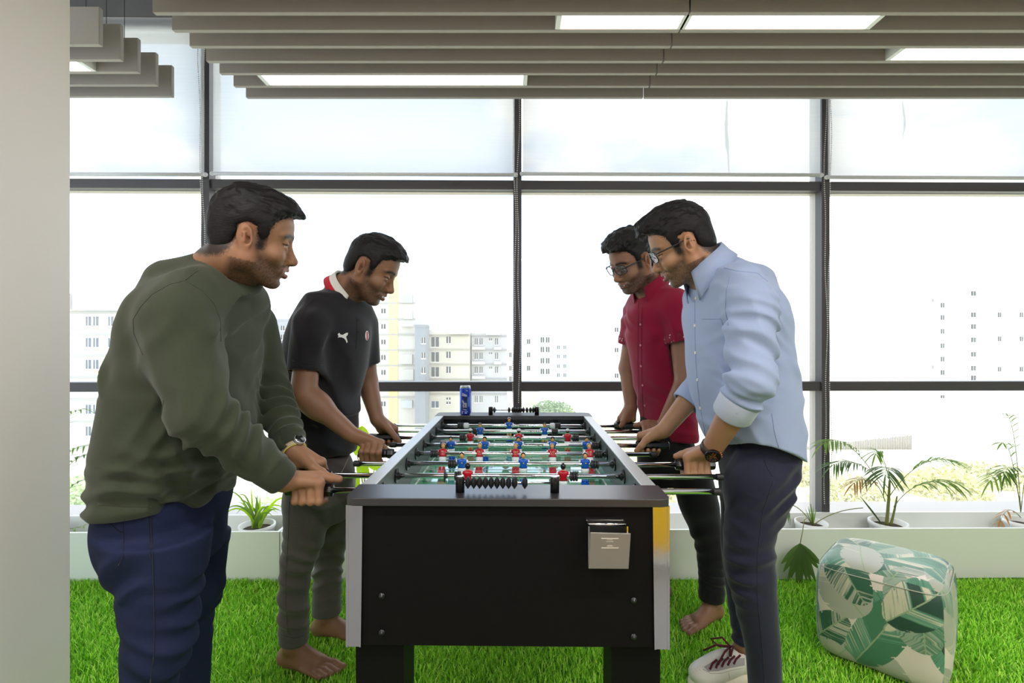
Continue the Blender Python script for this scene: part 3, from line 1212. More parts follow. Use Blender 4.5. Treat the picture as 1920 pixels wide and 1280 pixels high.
def grass():
    N = 230000
    # denser where the photo looks closely
    y = 2.52 - 1.75 * RNG.random(N) ** 1.15
    x = np.where(y < 1.66, -1.41, -2.6)
    x = x + (3.0 - x) * RNG.random(N)
    h = .016 + .018 * RNG.random(N)
    a = RNG.random(N) * 2 * PI
    ln = .018 * RNG.random(N) + .004
    w = .0013 + .0009 * RNG.random(N)
    b = a + PI / 2 + RNG.normal(0, .3, N)
    base = np.stack([x, y, np.zeros(N)], 1)
    sd = np.stack([np.cos(b), np.sin(b), np.zeros(N)], 1) * w[:, None]
    dr = np.stack([np.cos(a), np.sin(a), np.zeros(N)], 1) * ln[:, None]
    mid = base + dr * .35 + np.array([0, 0, 1]) * (h * .6)[:, None]
    tip = base + dr + np.array([0, 0, 1]) * h[:, None]
    V = np.stack([base - sd, base + sd, mid + sd * .8, mid - sd * .8, tip + sd * .25, tip - sd * .25], 1).reshape(-1, 3)
    i = np.arange(N)[:, None] * 6
    F = np.concatenate([i + np.array([[0, 1, 2, 3]]), i + np.array([[3, 2, 4, 5]])], 0)
    pal = np.array([srgb(122, 192, 40)[:3], srgb(150, 214, 62)[:3], srgb(96, 166, 32)[:3], srgb(180, 222, 100)[:3]])
    c = pal[RNG.choice(4, N, p=[.4, .3, .2, .1])] * A3_(1.25, 1.10, 1.25) * (.95 + .42 * RNG.random((N, 1)))
    o = mesh_np('artificial_grass', V, F, M_grass, smooth=False, cols=np.repeat(c, 6, 0))
    props(o, 'bright green artificial turf covering the floor', 'artificial grass', kind='stuff')


grass()
# ------------------------------------------------------------------ outside: ground, blocks of flats, shrubs
GZ = -16.0
M_ground = mat('pale sandy lot', srgb(236, 232, 205), .95, noise=.25, nscale=.15)
b = MB().box((-230, 6, GZ - .3), (230, 260, GZ))
props(struct(b.build('terrain', M_ground)), 'pale open lot below the windows')
M_far = {}


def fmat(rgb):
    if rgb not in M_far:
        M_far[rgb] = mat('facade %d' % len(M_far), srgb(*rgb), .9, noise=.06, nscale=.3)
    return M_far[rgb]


M_wind = mat('dull window', srgb(44, 47, 52), .5)
M_windb = mat('blue grey window', srgb(56, 74, 98), .5)
M_rust = mat('rust railing', srgb(214, 160, 140), .8)
winp = {}


def pxz(py, d):
    return EYE - (py - 636) / 960 * d


def building(x0, x1, ytop, d, depth, rgb, lab, wins, extra=(), bands=()):
    """x0..ytop in photo px at distance d; wins: list of (px, py, w px, h px, kind)"""
    X0, X1 = (x0 - 960) / 960 * d, (x1 - 960) / 960 * d
    zt = pxz(ytop, d)
    t = empty('apartment_building', ((X0 + X1) / 2, d + depth / 2, GZ), 0, lab, 'building', 'blocks of flats outside the windows')
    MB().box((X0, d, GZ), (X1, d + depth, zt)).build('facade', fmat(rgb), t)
    MB().box((X0 - .05, d - .1, zt - .1), (X1 + .05, d + depth + .05, zt + .35)).build('parapet', fmat(rgb), t)
    for py in bands:
        dark = tuple(int(c * .82) for c in rgb)
        MB().box((X0 - .05, d - .18, pxz(py, d) - .16), (X1 + .05, d + .3, pxz(py, d) + .16)).build('floor_band', fmat(dark), t)
    for (px, py, w_, h_, k) in wins:
        s = d / 960
        key = (round(w_ * s, 2), round(h_ * s, 2), k)
        if key not in winp:
            ww, hh = w_ * s / 2, h_ * s / 2
            m = {'g': M_wind, 'b': M_windb, 'r': M_rust}.get(k, M_wind)
            b = MB().box((-ww, -.06, -hh), (ww, .25, hh), 0)
            b.box((-ww - .12, -.14, -hh - .15), (ww + .12, .2, -hh), 1)
            b.box((-.05, -.09, -hh), (.05, .2, hh), 1)
            o = b.build('window', [m, fmat((240, 238, 232))])
            winp[key] = o
        else:
            o = winp[key].copy()
            COL.objects.link(o)
        o.parent = t
        o.matrix_parent_inverse = Matrix.Identity(4)
        q = ((px - 960) / 960 * d, d, pxz(py, d))
        o.location = (q[0] - t.location.x, q[1] - t.location.y, q[2] - t.location.z)
    for nm, (ax, ay, bx_, by, pr, rgb2) in extra:
        A0, A1 = (ax - 960) / 960 * d, (bx_ - 960) / 960 * d
        MB().box((A0, d - pr, pxz(by, d)), (A1, d + max(.3, min(pr, depth)), pxz(ay, d))).build(nm, fmat(rgb2), t)
    return t


def grid(xs, ys, w_, h_, k='g'):
    return [(x, y, w_, h_, k) for x in xs for y in ys]


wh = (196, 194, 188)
building(60, 262, 582, 74, 14, wh, 'white block of flats at the far left with rusty balcony rails',
         grid((166, 180, 208, 221), (602, 642, 683, 767, 808), 9, 17, 'b') + grid((181, 222), (615, 655, 696), 8, 7, 'r'),
         [('roof_house', (158, 535, 232, 582, 2, (176, 180, 184))), ('roof_shed', (132, 552, 150, 582, 2, wh))], (586, 626, 666, 707, 748, 790))
building(498, 545, 600, 110, 12, (158, 162, 170), 'narrow grey block of flats glimpsed between the two men on the left',
         grid((508, 519, 530), (615, 632, 650, 668, 686, 704), 6, 9, 'g'))
building(690, 778, 520, 100, 16, wh, 'tall white tower behind the black polo with a cream strip',
         grid((719,), (583, 612, 641, 670, 698, 757), 8, 9) + grid((741,), (552, 582, 611, 640, 669, 698), 4, 6) + grid((697,), (640, 672, 704), 8, 13, 'g'),
         [('cream_strip', (729, 505, 746, 800, .15, (222, 190, 136))), ('balcony', (753, 552, 774, 568, .6, (170, 172, 176))), ('balcony', (753, 608, 776, 612, 1.2, wh)),
          ('balcony', (753, 664, 774, 682, .6, (186, 184, 180))), ('balcony', (758, 580, 774, 598, .5, (186, 186, 182))), ('balcony', (757, 692, 776, 712, .5, (186, 186, 182))), ('balcony', (753, 750, 774, 764, .6, (180, 186, 192)))], (568, 598, 627, 656, 685, 714, 744))
building(778, 797, 612, 96, 5, (128, 134, 142), 'slim dark grey building edge beside the tall white tower', grid((794,), (638, 666, 694), 6, 11))
building(803, 880, 626, 103, 14, (198, 193, 178), 'unfinished white block with large dark window openings',
         grid((816,), (641, 669, 697), 14, 18, 'g') + grid((841,), (637, 665, 693), 8, 12, 'g') + grid((816,), (758,), 13, 12, 'b') + grid((841,), (747, 755), 8, 4),
         [('roof_parapet', (803, 618, 812, 627, 1, wh)), ('water_tank', (843, 608, 856, 626, 1, (226, 226, 224))), ('stair_house', (856, 583, 879, 626, 2, (190, 190, 186)))], (629, 655, 683, 711, 738))
building(884, 950, 628, 106, 15, (180, 180, 182), 'pale grey block of flats left of the central mullion with jutting balconies',
         grid((893, 902, 931), (640, 667, 693, 748), 5, 12, 'g') + grid((920,), (636, 662, 689), 5, 4),
         [('balcony', (886, 650, 910, 655, 1.6, wh)), ('balcony', (886, 677, 910, 682, 1.6, wh)), ('balcony', (886, 704, 910, 709, 1.6, wh)), ('balcony', (927, 650, 940, 655, 1.6, wh)),
          ('balcony', (927, 677, 940, 682, 1.6, wh)), ('roof_house', (912, 596, 938, 628, 2, (188, 188, 186)))], (630, 656, 683, 710, 738))
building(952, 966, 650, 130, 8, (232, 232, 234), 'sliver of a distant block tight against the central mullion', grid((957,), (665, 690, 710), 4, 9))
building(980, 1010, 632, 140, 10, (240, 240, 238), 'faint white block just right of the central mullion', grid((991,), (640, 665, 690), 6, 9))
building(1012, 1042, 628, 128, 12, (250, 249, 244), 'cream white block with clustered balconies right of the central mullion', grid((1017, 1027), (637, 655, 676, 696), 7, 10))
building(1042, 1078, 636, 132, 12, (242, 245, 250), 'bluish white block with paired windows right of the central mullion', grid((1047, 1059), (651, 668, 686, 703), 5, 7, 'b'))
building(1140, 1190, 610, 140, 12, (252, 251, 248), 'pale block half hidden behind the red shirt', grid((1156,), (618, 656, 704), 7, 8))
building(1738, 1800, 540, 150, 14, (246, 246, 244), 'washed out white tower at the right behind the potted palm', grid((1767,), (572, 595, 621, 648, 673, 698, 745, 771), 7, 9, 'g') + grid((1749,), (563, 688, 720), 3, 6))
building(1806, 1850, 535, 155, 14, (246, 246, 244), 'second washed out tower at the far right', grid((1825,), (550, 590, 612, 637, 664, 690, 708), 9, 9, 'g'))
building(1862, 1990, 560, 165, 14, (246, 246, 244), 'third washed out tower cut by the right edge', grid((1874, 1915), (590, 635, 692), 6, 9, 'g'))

# fence of dark poles on the lot
M_fence = mat('weathered bamboo', srgb(150, 142, 130), .9)
b = MB()
d = 80
for k in range(70):
    px = 1490 + 218 * k / 69
    x = (px - 960) / 960 * d
    zb, zt = GZ, pxz(838 - 22 * k / 69, d)
    b.cyl((x, d, zb), (x, d, zt + random.uniform(-.1, .1)), .10, 5)
fo = b.build('bamboo_fence', M_fence)
props(fo, 'weathered pole fence on the lot outside, left of the palm', 'fence')

# shrubs on the lot
def shrub(px, py, d, r, lab, rgb, n=2600, seed=1):
    d, r = d * 1.55, r * 1.4
    rr = np.random.default_rng(seed)
    c = np.array([(px - 960) / 960 * d, d, GZ])
    z = pxz(py, d) - GZ
    N = n
    th = rr.random(N) * 2 * PI
    u = rr.random(N)
    q = np.stack([np.cos(th) * np.sqrt(1 - u * u) * r, np.sin(th) * np.sqrt(1 - u * u) * r, u * max(z, .6)], 1) * (rr.random((N, 1)) ** .4)
    ctr = c + q
    t1 = rr.normal(size=(N, 3))
    t1 /= np.linalg.norm(t1, axis=1)[:, None]
    t2 = np.cross(t1, rr.normal(size=(N, 3)))
    t2 /= np.linalg.norm(t2, axis=1)[:, None]
    s = (r * .055 * (.6 + rr.random(N)))[:, None]
    V = np.stack([ctr - t1 * s, ctr + t2 * s * .45, ctr + t1 * s, ctr - t2 * s * .45], 1).reshape(-1, 3)
    F = np.arange(N * 4).reshape(-1, 4)
    m = fmat(rgb)
    o = mesh_np('shrub', V, F, m, smooth=False)
    props(o, lab, 'shrub')


shrub(1035, 750, 70, 4.0, 'grey green shrub on the lot just right of the central mullion', (150, 172, 130), seed=2)
shrub(1120, 790, 46, 4.0, 'pale straw coloured shrub on the lot left of the red shirt', (226, 222, 190), seed=3)
shrub(560, 900, 26, 3.2, 'pale green shrub on the lot seen between the two left men', (196, 216, 150), seed=4)
shrub(165, 890, 30, 3.5, 'pale green shrub on the lot at the far left below the windows', (196, 214, 160), seed=5)
shrub(1600, 890, 34, 3.0, 'straw yellow shrub on the lot left of the potted palm', (226, 222, 176), seed=6)
shrub(1768, 880, 37, 3.2, 'straw yellow shrub on the lot right of the potted palm', (232, 228, 172), seed=7)
shrub(1480, 860, 41, 3.2, 'straw yellow shrub on the lot beside the third mullion', (230, 224, 178), seed=8)
shrub(1870, 870, 40, 4.0, 'straw yellow shrub on the lot near the right edge', (232, 230, 186), seed=9)
shrub(1230, 860, 34, 4.0, 'straw yellow shrub on the lot behind the men on the right', (230, 224, 172), seed=10)
# ------------------------------------------------------------------ pouf with a banana leaf print
def vnoise(p, f, seed=0):
    """value noise, numpy, p (N,3)"""
    q = p * f + seed * 17.31
    i = np.floor(q).astype(np.int64)
    t = q - i
    t = t * t * (3 - 2 * t)
    out = 0
    for dx in (0, 1):
        for dy in (0, 1):
            for dz in (0, 1):
                h = ((i[:, 0] + dx) * 374761393 + (i[:, 1] + dy) * 668265263 + (i[:, 2] + dz) * 2147483647 + seed * 1274126177) & 0x7fffffff
                h = ((h ^ (h >> 13)) * 1274126177) & 0x7fffffff
                h = (h ^ (h >> 16)) & 0xffff
                wx = t[:, 0] if dx else 1 - t[:, 0]
                wy = t[:, 1] if dy else 1 - t[:, 1]
                wz = t[:, 2] if dz else 1 - t[:, 2]
                out = out + wx * wy * wz * (h / 65535.0)
    return out


def leaf_print(u, v, seed):
    """colours of overlapping banana leaves on a cloth plane (metres)"""
    r = np.random.default_rng(seed)
    N = len(u)
    base = np.array(srgb(226, 214, 200)[:3])
    C = np.tile(base, (N, 1))
    pal = [srgb(46, 98, 72), srgb(70, 124, 92), srgb(150, 168, 146), srgb(176, 178, 160), srgb(34, 72, 56), srgb(96, 148, 120)]
    for k in range(22):
        cx, cy = r.uniform(-.30, .30, 2)
        an = r.uniform(0, 2 * PI) if k % 3 else r.choice([.9, 2.2, -1.0]) + r.normal(0, .15)
        L, W = r.uniform(.18, .34), r.uniform(.055, .095)
        dx, dy = u - cx, v - cy
        a = dx * math.cos(an) + dy * math.sin(an)
        b = -dx * math.sin(an) + dy * math.cos(an)
        t = a / L
        half = W * np.clip(1 - (2 * t) ** 2, 0, 1) ** .45
        # ragged edge notches
        ph = (a - np.abs(b) * .8) / .028 + np.where(b > 0, .4, 0) + k
        saw = np.abs((ph % 2) - 1)
        half = half * (1 - .12 * (saw > .9))
        inside = (np.abs(t) < .5) & (np.abs(b) < half)
        c0 = np.array(pal[k % 6][:3])
        c1 = np.array(pal[(k * 2 + 3) % 6][:3])
        band = vnoise(np.stack([(a - np.abs(b) * .8) * 22, np.where(b > 0, 3.0, 9.0) + k * 5, np.zeros(N)], 1), 1, k)
        hair = vnoise(np.stack([(a - np.abs(b) * .8) * 260, b * 12, np.full(N, k * 3.0)], 1), 1, k + 40)
        m = np.clip((band - .46) * 6 + (hair - .5) * 4.0, 0, 1)[:, None]
        col = c0 * (1 - m) + c1 * m
        cream = np.clip((band - .70) * 8 + (hair - .5) * 4, 0, 1)[:, None]
        col = col * (1 - cream) + np.array(srgb(206, 200, 172)[:3]) * cream
        rib = (np.abs(b) < .0022)
        col[rib] = np.array(srgb(150, 170, 130)[:3])
        C[inside] = col[inside]
    return C


def pouf():
    M = mat('printed cotton', (1, 1, 1), .5, attr='Col', bump=.15, bscale=900, spec=.5, sheen=.2)
    Lc, Bc, Nc, Rc = (np.array(q) for q in ((1.135, 1.94), (1.42, 2.235), (1.415, 1.655), (1.69, 1.93)))
    c = (Lc + Bc + Nc + Rc) / 4
    e1 = (Nc - Lc) / 2 * .97
    e2 = (Bc - Lc) / 2 * .97
    H = .365
    n = 230
    g = np.linspace(-1, 1, n)
    faces = []
    Vs, Fs, Cs = [], [], []
    off = 0
    for fi, (ax, sg) in enumerate([(0, -1), (0, 1), (1, -1), (1, 1), (2, 1), (2, -1)]):
        A, B = np.meshgrid(g, g, indexing='ij')
        A, B = A.ravel(), B.ravel()
        q = np.zeros((n * n, 3))
        o = [i for i in range(3) if i != ax]
        q[:, ax] = sg
        q[:, o[0]], q[:, o[1]] = A, B
        # rounded cushion cube
        pn = 7.0
        rad = (np.abs(q) ** pn).sum(1) ** (1 / pn)
        s = q / rad[:, None]
        bul = 1 + .045 * (1 - s[:, 2] ** 2)
        X = c[0] + (s[:, 0] * e1[0] + s[:, 1] * e2[0]) * bul
        Y = c[1] + (s[:, 0] * e1[1] + s[:, 1] * e2[1]) * bul
        dome = .012 * np.clip(1 - (s[:, 0] ** 2 + s[:, 1] ** 2) / 1.4, 0, 1)
        Z = H / 2 + s[:, 2] * H / 2 + np.where(s[:, 2] > 0, dome, 0)
        Z = Z + .018 * np.where(s[:, 2] > 0, s[:, 0] * .3 - s[:, 1] * .2, 0)
        V = np.stack([X, Y, Z], 1)
        V += ((vnoise(V, 9, 3) - .5) * .006)[:, None] * s
        I = np.arange(n * n).reshape(n, n)
        f = np.stack([I[:-1, :-1], I[1:, :-1], I[1:, 1:], I[:-1, 1:]], -1).reshape(-1, 4)
        flip = (ax in (0, 2)) == (sg < 0)
        if flip:
            f = f[:, ::-1]
        sc = [np.linalg.norm(e1), np.linalg.norm(e2), H / 2]
        Cs.append(leaf_print(A * sc[o[0]], B * sc[o[1]], 20 + fi))
        Vs.append(V)
        Fs.append(f + off)
        off += n * n
    z0 = np.concatenate(Vs)[:, 2].min()
    V = np.concatenate(Vs)
    V[:, 2] += .012 - z0
    o = mesh_np('pouf', V, np.concatenate(Fs), M, cols=np.concatenate(Cs))
    props(o, 'cube pouf with a green banana leaf print on the turf at the right', 'pouf')
    # piping seams round the top and down the corners
    b = MB()
    Mp = mat('cream piping', srgb(176, 182, 164), .8)
    def top(s0, s1):
        q = np.array([s0, s1, .93])
        return q
    pts = []
    for k in range(121):
        a = 2 * PI * k / 120
        x, y = math.cos(a), math.sin(a)
        m = (abs(x) ** 6 + abs(y) ** 6) ** (1 / 6)
        sx, sy = x / m * .985, y / m * .985
        z = .83
        pts.append((c[0] + (sx * e1[0] + sy * e2[0]) * 1.012, c[1] + (sx * e1[1] + sy * e2[1]) * 1.012, H / 2 + z * H / 2 + .013 + .018 * (sx * .3 - sy * .2)))
    b.tube(pts, .0019, 6)
    b.build('piping', Mp, o)


pouf()
# ------------------------------------------------------------------ distance-field sculpting (rounded limbs blended into one skin)
def A3(*v):
    return np.array(v, float)


def unit(v):
    v = np.asarray(v, float)
    return v / np.linalg.norm(v)


def smooth_stations(rows, n=160):
    """rows sorted by first column -> densely interpolated (monotone cubic-ish)"""
    rows = np.array(sorted(rows), float)
    t = np.linspace(rows[0, 0], rows[-1, 0], n)
    out = [t]
    x = rows[:, 0]
    for c in range(1, rows.shape[1]):
        y = rows[:, c]
        m = np.gradient(y, x)
        i = np.clip(np.searchsorted(x, t) - 1, 0, len(x) - 2)
        h = x[i + 1] - x[i]
        s = (t - x[i]) / h
        out.append((2 * s ** 3 - 3 * s ** 2 + 1) * y[i] + (s ** 3 - 2 * s ** 2 + s) * h * m[i] + (-2 * s ** 3 + 3 * s ** 2) * y[i + 1] + (s ** 3 - s ** 2) * h * m[i + 1])
    return np.stack(out, 1)


class Sdf:
    def __init__(s):
        s.p = []
        s.disp = None

    def put(s, fn, c, R, k, op):
        s.p.append((fn, np.asarray(c, float), float(R), k, op))
        return s

    def cone(s, a, b, ra, rb=None, k=.012, op='+'):
        a, b = np.asarray(a, float), np.asarray(b, float)
        rb = ra if rb is None else rb
        ba = b - a
        L2 = max(ba @ ba, 1e-9)

        def fn(p):
            t = np.clip((p - a) @ ba / L2, 0, 1)
            return np.linalg.norm(p - a - t[:, None] * ba, axis=1) - (ra + (rb - ra) * t)
        return s.put(fn, (a + b) / 2, np.sqrt(L2) / 2 + max(ra, rb), k, op)

    def sleeve(s, a, b, ra, rb, k=.03, over=.0):
        """a limb that ends flat at b"""
        a, b = np.asarray(a, float), np.asarray(b, float)
        d = unit(b - a)
        b = b + d * over
        L = np.linalg.norm(b - a)

        def fn(p):
            h = (p - a) @ d
            t = np.clip(h / L, 0, 1)
            e = np.linalg.norm(p - a - (t * L)[:, None] * d, axis=1)
            side = np.linalg.norm(p - a - np.maximum(h, 0)[:, None] * d, axis=1) - (ra + (rb - ra) * t)
            return np.maximum(side, h - L)
        return s.put(fn, (a + b) / 2, L / 2 + max(ra, rb), k, '+')

    def chain(s, pts, rad, k=.012, op='+'):
        for i in range(len(pts) - 1):
            s.cone(pts[i], pts[i + 1], rad[i], rad[i + 1], k, op)
        return s

    def ell(s, c, r, R=None, k=.012, op='+'):
        c, r = np.asarray(c, float), np.asarray(r, float)
        R = np.eye(3) if R is None else R

        def fn(p):
            q = (p - c) @ R
            k0 = np.linalg.norm(q / r, axis=1)
            k1 = np.linalg.norm(q / (r * r), axis=1)
            return k0 * (k0 - 1) / np.maximum(k1, 1e-9)
        return s.put(fn, c, r.max(), k, op)

    def loft(s, rows, yaw, n=2.3, k=.02, op='+', flat=.008):
        """rows (z, cx, cy, a, b): a along the facing direction, b across"""
        d = smooth_stations(rows)
        f = np.array([math.cos(yaw), math.sin(yaw)])
        l = np.array([-f[1], f[0]])
        z0, z1 = d[0, 0], d[-1, 0]

        def fn(p):
            z = np.clip(p[:, 2], z0, z1)
            cx, cy, a, b = (np.interp(z, d[:, 0], d[:, i]) for i in (1, 2, 3, 4))
            qx, qy = p[:, 0] - cx, p[:, 1] - cy
            u = np.abs(qx * f[0] + qy * f[1]) / a
            v = np.abs(qx * l[0] + qy * l[1]) / b
            r = (u ** n + v ** n) ** (1 / n)
            e = (r - 1) * np.minimum(a, b)
            h = np.maximum(z0 - p[:, 2], p[:, 2] - z1)
            m = np.maximum(flat - np.abs(e - h), 0) / flat
            return np.maximum(e, h) + m * m * flat * .25
        lo = A3((d[:, 1] - np.maximum(d[:, 3], d[:, 4])).min(), (d[:, 2] - np.maximum(d[:, 3], d[:, 4])).min(), z0)
        hi = A3((d[:, 1] + np.maximum(d[:, 3], d[:, 4])).max(), (d[:, 2] + np.maximum(d[:, 3], d[:, 4])).max(), z1)
        return s.put(fn, (lo + hi) / 2, np.linalg.norm(hi - lo) / 2, k, op)

    def plane(s, o, nrm, k=.002, op='-', c=None, R=9.):
        """op '-': removes the side the normal points to"""
        o, nrm = np.asarray(o, float), unit(nrm)
        return s.put(lambda p: -((p - o) @ nrm), o if c is None else c, R, k, op)

    def ev(s, p, prims=None):
        d = np.full(len(p), 9.0)
        for fn, c, R, k, op in (s.p if prims is None else prims):
            e = fn(p)
            if op == '+':
                h = np.maximum(k - np.abs(d - e), 0) / k
                d = np.minimum(d, e) - h * h * k * .25
            elif op == '-':
                e = -e
                h = np.maximum(k - np.abs(d - e), 0) / k
                d = np.maximum(d, e) + h * h * k * .25
            else:
                h = np.maximum(k - np.abs(d - e), 0) / k
                d = np.maximum(d, e) + h * h * k * .25
        if s.disp is not None:
            d = d + s.disp(p, d)
        return d

    def mesh(s, h, pad=.012, B=12):
        lo = np.min([c - R for _, c, R, k, op in s.p if op == '+'], 0) - pad
        hi = np.max([c + R for _, c, R, k, op in s.p if op == '+'], 0) + pad
        nb = np.ceil((hi - lo) / (h * B)).astype(int)
        n = nb * B + 1
        D = np.full(n, 1.0, np.float32)
        bi = np.stack(np.meshgrid(*[np.arange(q) for q in nb], indexing='ij'), -1).reshape(-1, 3)
        bc = lo + (bi + .5) * h * B
        half = h * B * math.sqrt(3) / 2
        dc = np.concatenate([s.ev(bc[i:i + 40000]) for i in range(0, len(bc), 40000)])
        inside = dc < -half * 1.7
        act = np.abs(dc) <= half * 1.7 + .01
        for b in bi[inside]:
            a = b * B
            D[a[0]:a[0] + B + 1, a[1]:a[1] + B + 1, a[2]:a[2] + B + 1] = -1
        g = np.stack(np.meshgrid(*[np.arange(B + 1)] * 3, indexing='ij'), -1).reshape(-1, 3) * h
        Cc = np.array([q[1] for q in s.p])
        Rr = np.array([q[2] + q[3] for q in s.p]) + half + .012
        for b, c in zip(bi[act], bc[act]):
            near = np.linalg.norm(Cc - c, axis=1) < Rr
            pr = [q for q, m in zip(s.p, near) if m]
            a = b * B
            if not any(q[4] == '+' for q in pr):
                continue
            D[a[0]:a[0] + B + 1, a[1]:a[1] + B + 1, a[2]:a[2] + B + 1] = s.ev(lo + a * h + g, pr).reshape(B + 1, B + 1, B + 1)
        return nets(D, lo, h)


def nets(D, lo, h):
    S = D < 0
    cnt = np.zeros(np.array(D.shape) - 1, np.uint8)
    off = [(i, j, k) for i in (0, 1) for j in (0, 1) for k in (0, 1)]
    sl = lambda o, n: slice(o, n - 1 + o)
    for o in off:
        cnt += S[sl(o[0], D.shape[0]), sl(o[1], D.shape[1]), sl(o[2], D.shape[2])]
    idx = np.argwhere((cnt > 0) & (cnt < 8))
    val = np.stack([D[idx[:, 0] + o[0], idx[:, 1] + o[1], idx[:, 2] + o[2]] for o in off], 1).astype(float)
    pos = np.zeros((len(idx), 3))
    num = np.zeros(len(idx))
    for i in range(8):
        for j in range(i + 1, 8):
            oi, oj = np.array(off[i]), np.array(off[j])
            if np.abs(oi - oj).sum() != 1:
                continue
            m = (val[:, i] < 0) != (val[:, j] < 0)
            t = val[m, i] / (val[m, i] - val[m, j])
            pos[m] += oi + (oj - oi) * t[:, None]
            num[m] += 1
    V = lo + (idx + pos / num[:, None]) * h
    cd = np.array(cnt.shape)
    flat = (idx[:, 0] * cd[1] + idx[:, 1]) * cd[2] + idx[:, 2]
    F = []
    for ax in range(3):
        s0 = [slice(None)] * 3
        s1 = [slice(None)] * 3
        s0[ax], s1[ax] = slice(0, -1), slice(1, None)
        a, b = S[tuple(s0)], S[tuple(s1)]
        e = np.argwhere(a != b)
        u, w_ = [i for i in range(3) if i != ax]
        e = e[(e[:, u] > 0) & (e[:, w_] > 0) & (e[:, u] < cd[u]) & (e[:, w_] < cd[w_])]
        sg = a[e[:, 0], e[:, 1], e[:, 2]]
        q = []
        for du, dw in ((-1, -1), (0, -1), (0, 0), (-1, 0)):
            c = e.copy()
            c[:, u] += du
            c[:, w_] += dw
            q.append(np.searchsorted(flat, (c[:, 0] * cd[1] + c[:, 1]) * cd[2] + c[:, 2]))
        q = np.stack(q, 1)
        fl = sg if ax != 1 else ~sg
        q[~fl] = q[~fl][:, ::-1]
        F.append(q)
    return V, np.concatenate(F)


def fold(c, dr, lam, amp, R, seed=0, wob=.5, sharp=1.0):
    """a family of cloth creases round c, repeating along dr"""
    c, dr = np.asarray(c, float), unit(dr)
    R = np.asarray(R, float)

    def f(p):
        q = p - c
        m = np.exp(-((q / R) ** 2).sum(1))
        o = np.zeros(len(p))
        s = m > .02
        if s.any():
            a = vnoise(p[s], 5, seed) - .5
            b = vnoise(p[s], 11, seed + 5)
            ph = (q[s] @ dr) / lam * .75 + wob * 2.6 * a + .5 * (b - .5)
            wv = 1 - 2 * (np.sin(PI * ph) ** 2 + .02) ** .62
            g = np.clip((vnoise(p[s], 7, seed + 8) - .30) * 2.6, 0, 1.25)
            o[s] = -amp * 1.75 * m[s] * wv * g
        return o
    return f


def folds(lst, base=.0015, freq=14, seed=1):
    def d(p, dist):
        o = np.zeros(len(p))
        m = np.abs(dist) < .03
        if m.any():
            q = p[m]
            a = (vnoise(q, freq, seed) - .5) * 2 * base
            for f in lst:
                a = a + f(q)
            o[m] = a
        return o
    return d


# ------------------------------------------------------------------ head
def head_frame(side, yaw, pitch, roll):
    yaw, pitch, roll = (math.radians(a) for a in (yaw, pitch, roll))
    f = A3(side * math.cos(yaw) * math.cos(pitch), -math.sin(yaw) * math.cos(pitch), -math.sin(pitch))
    up = A3(side * math.cos(yaw) * math.sin(pitch), -math.sin(yaw) * math.sin(pitch), math.cos(pitch))
    l = np.cross(up, f)
    c, s = math.cos(roll), math.sin(roll)
    return np.stack([f, l * c + up * s, up * c - l * s], 1)


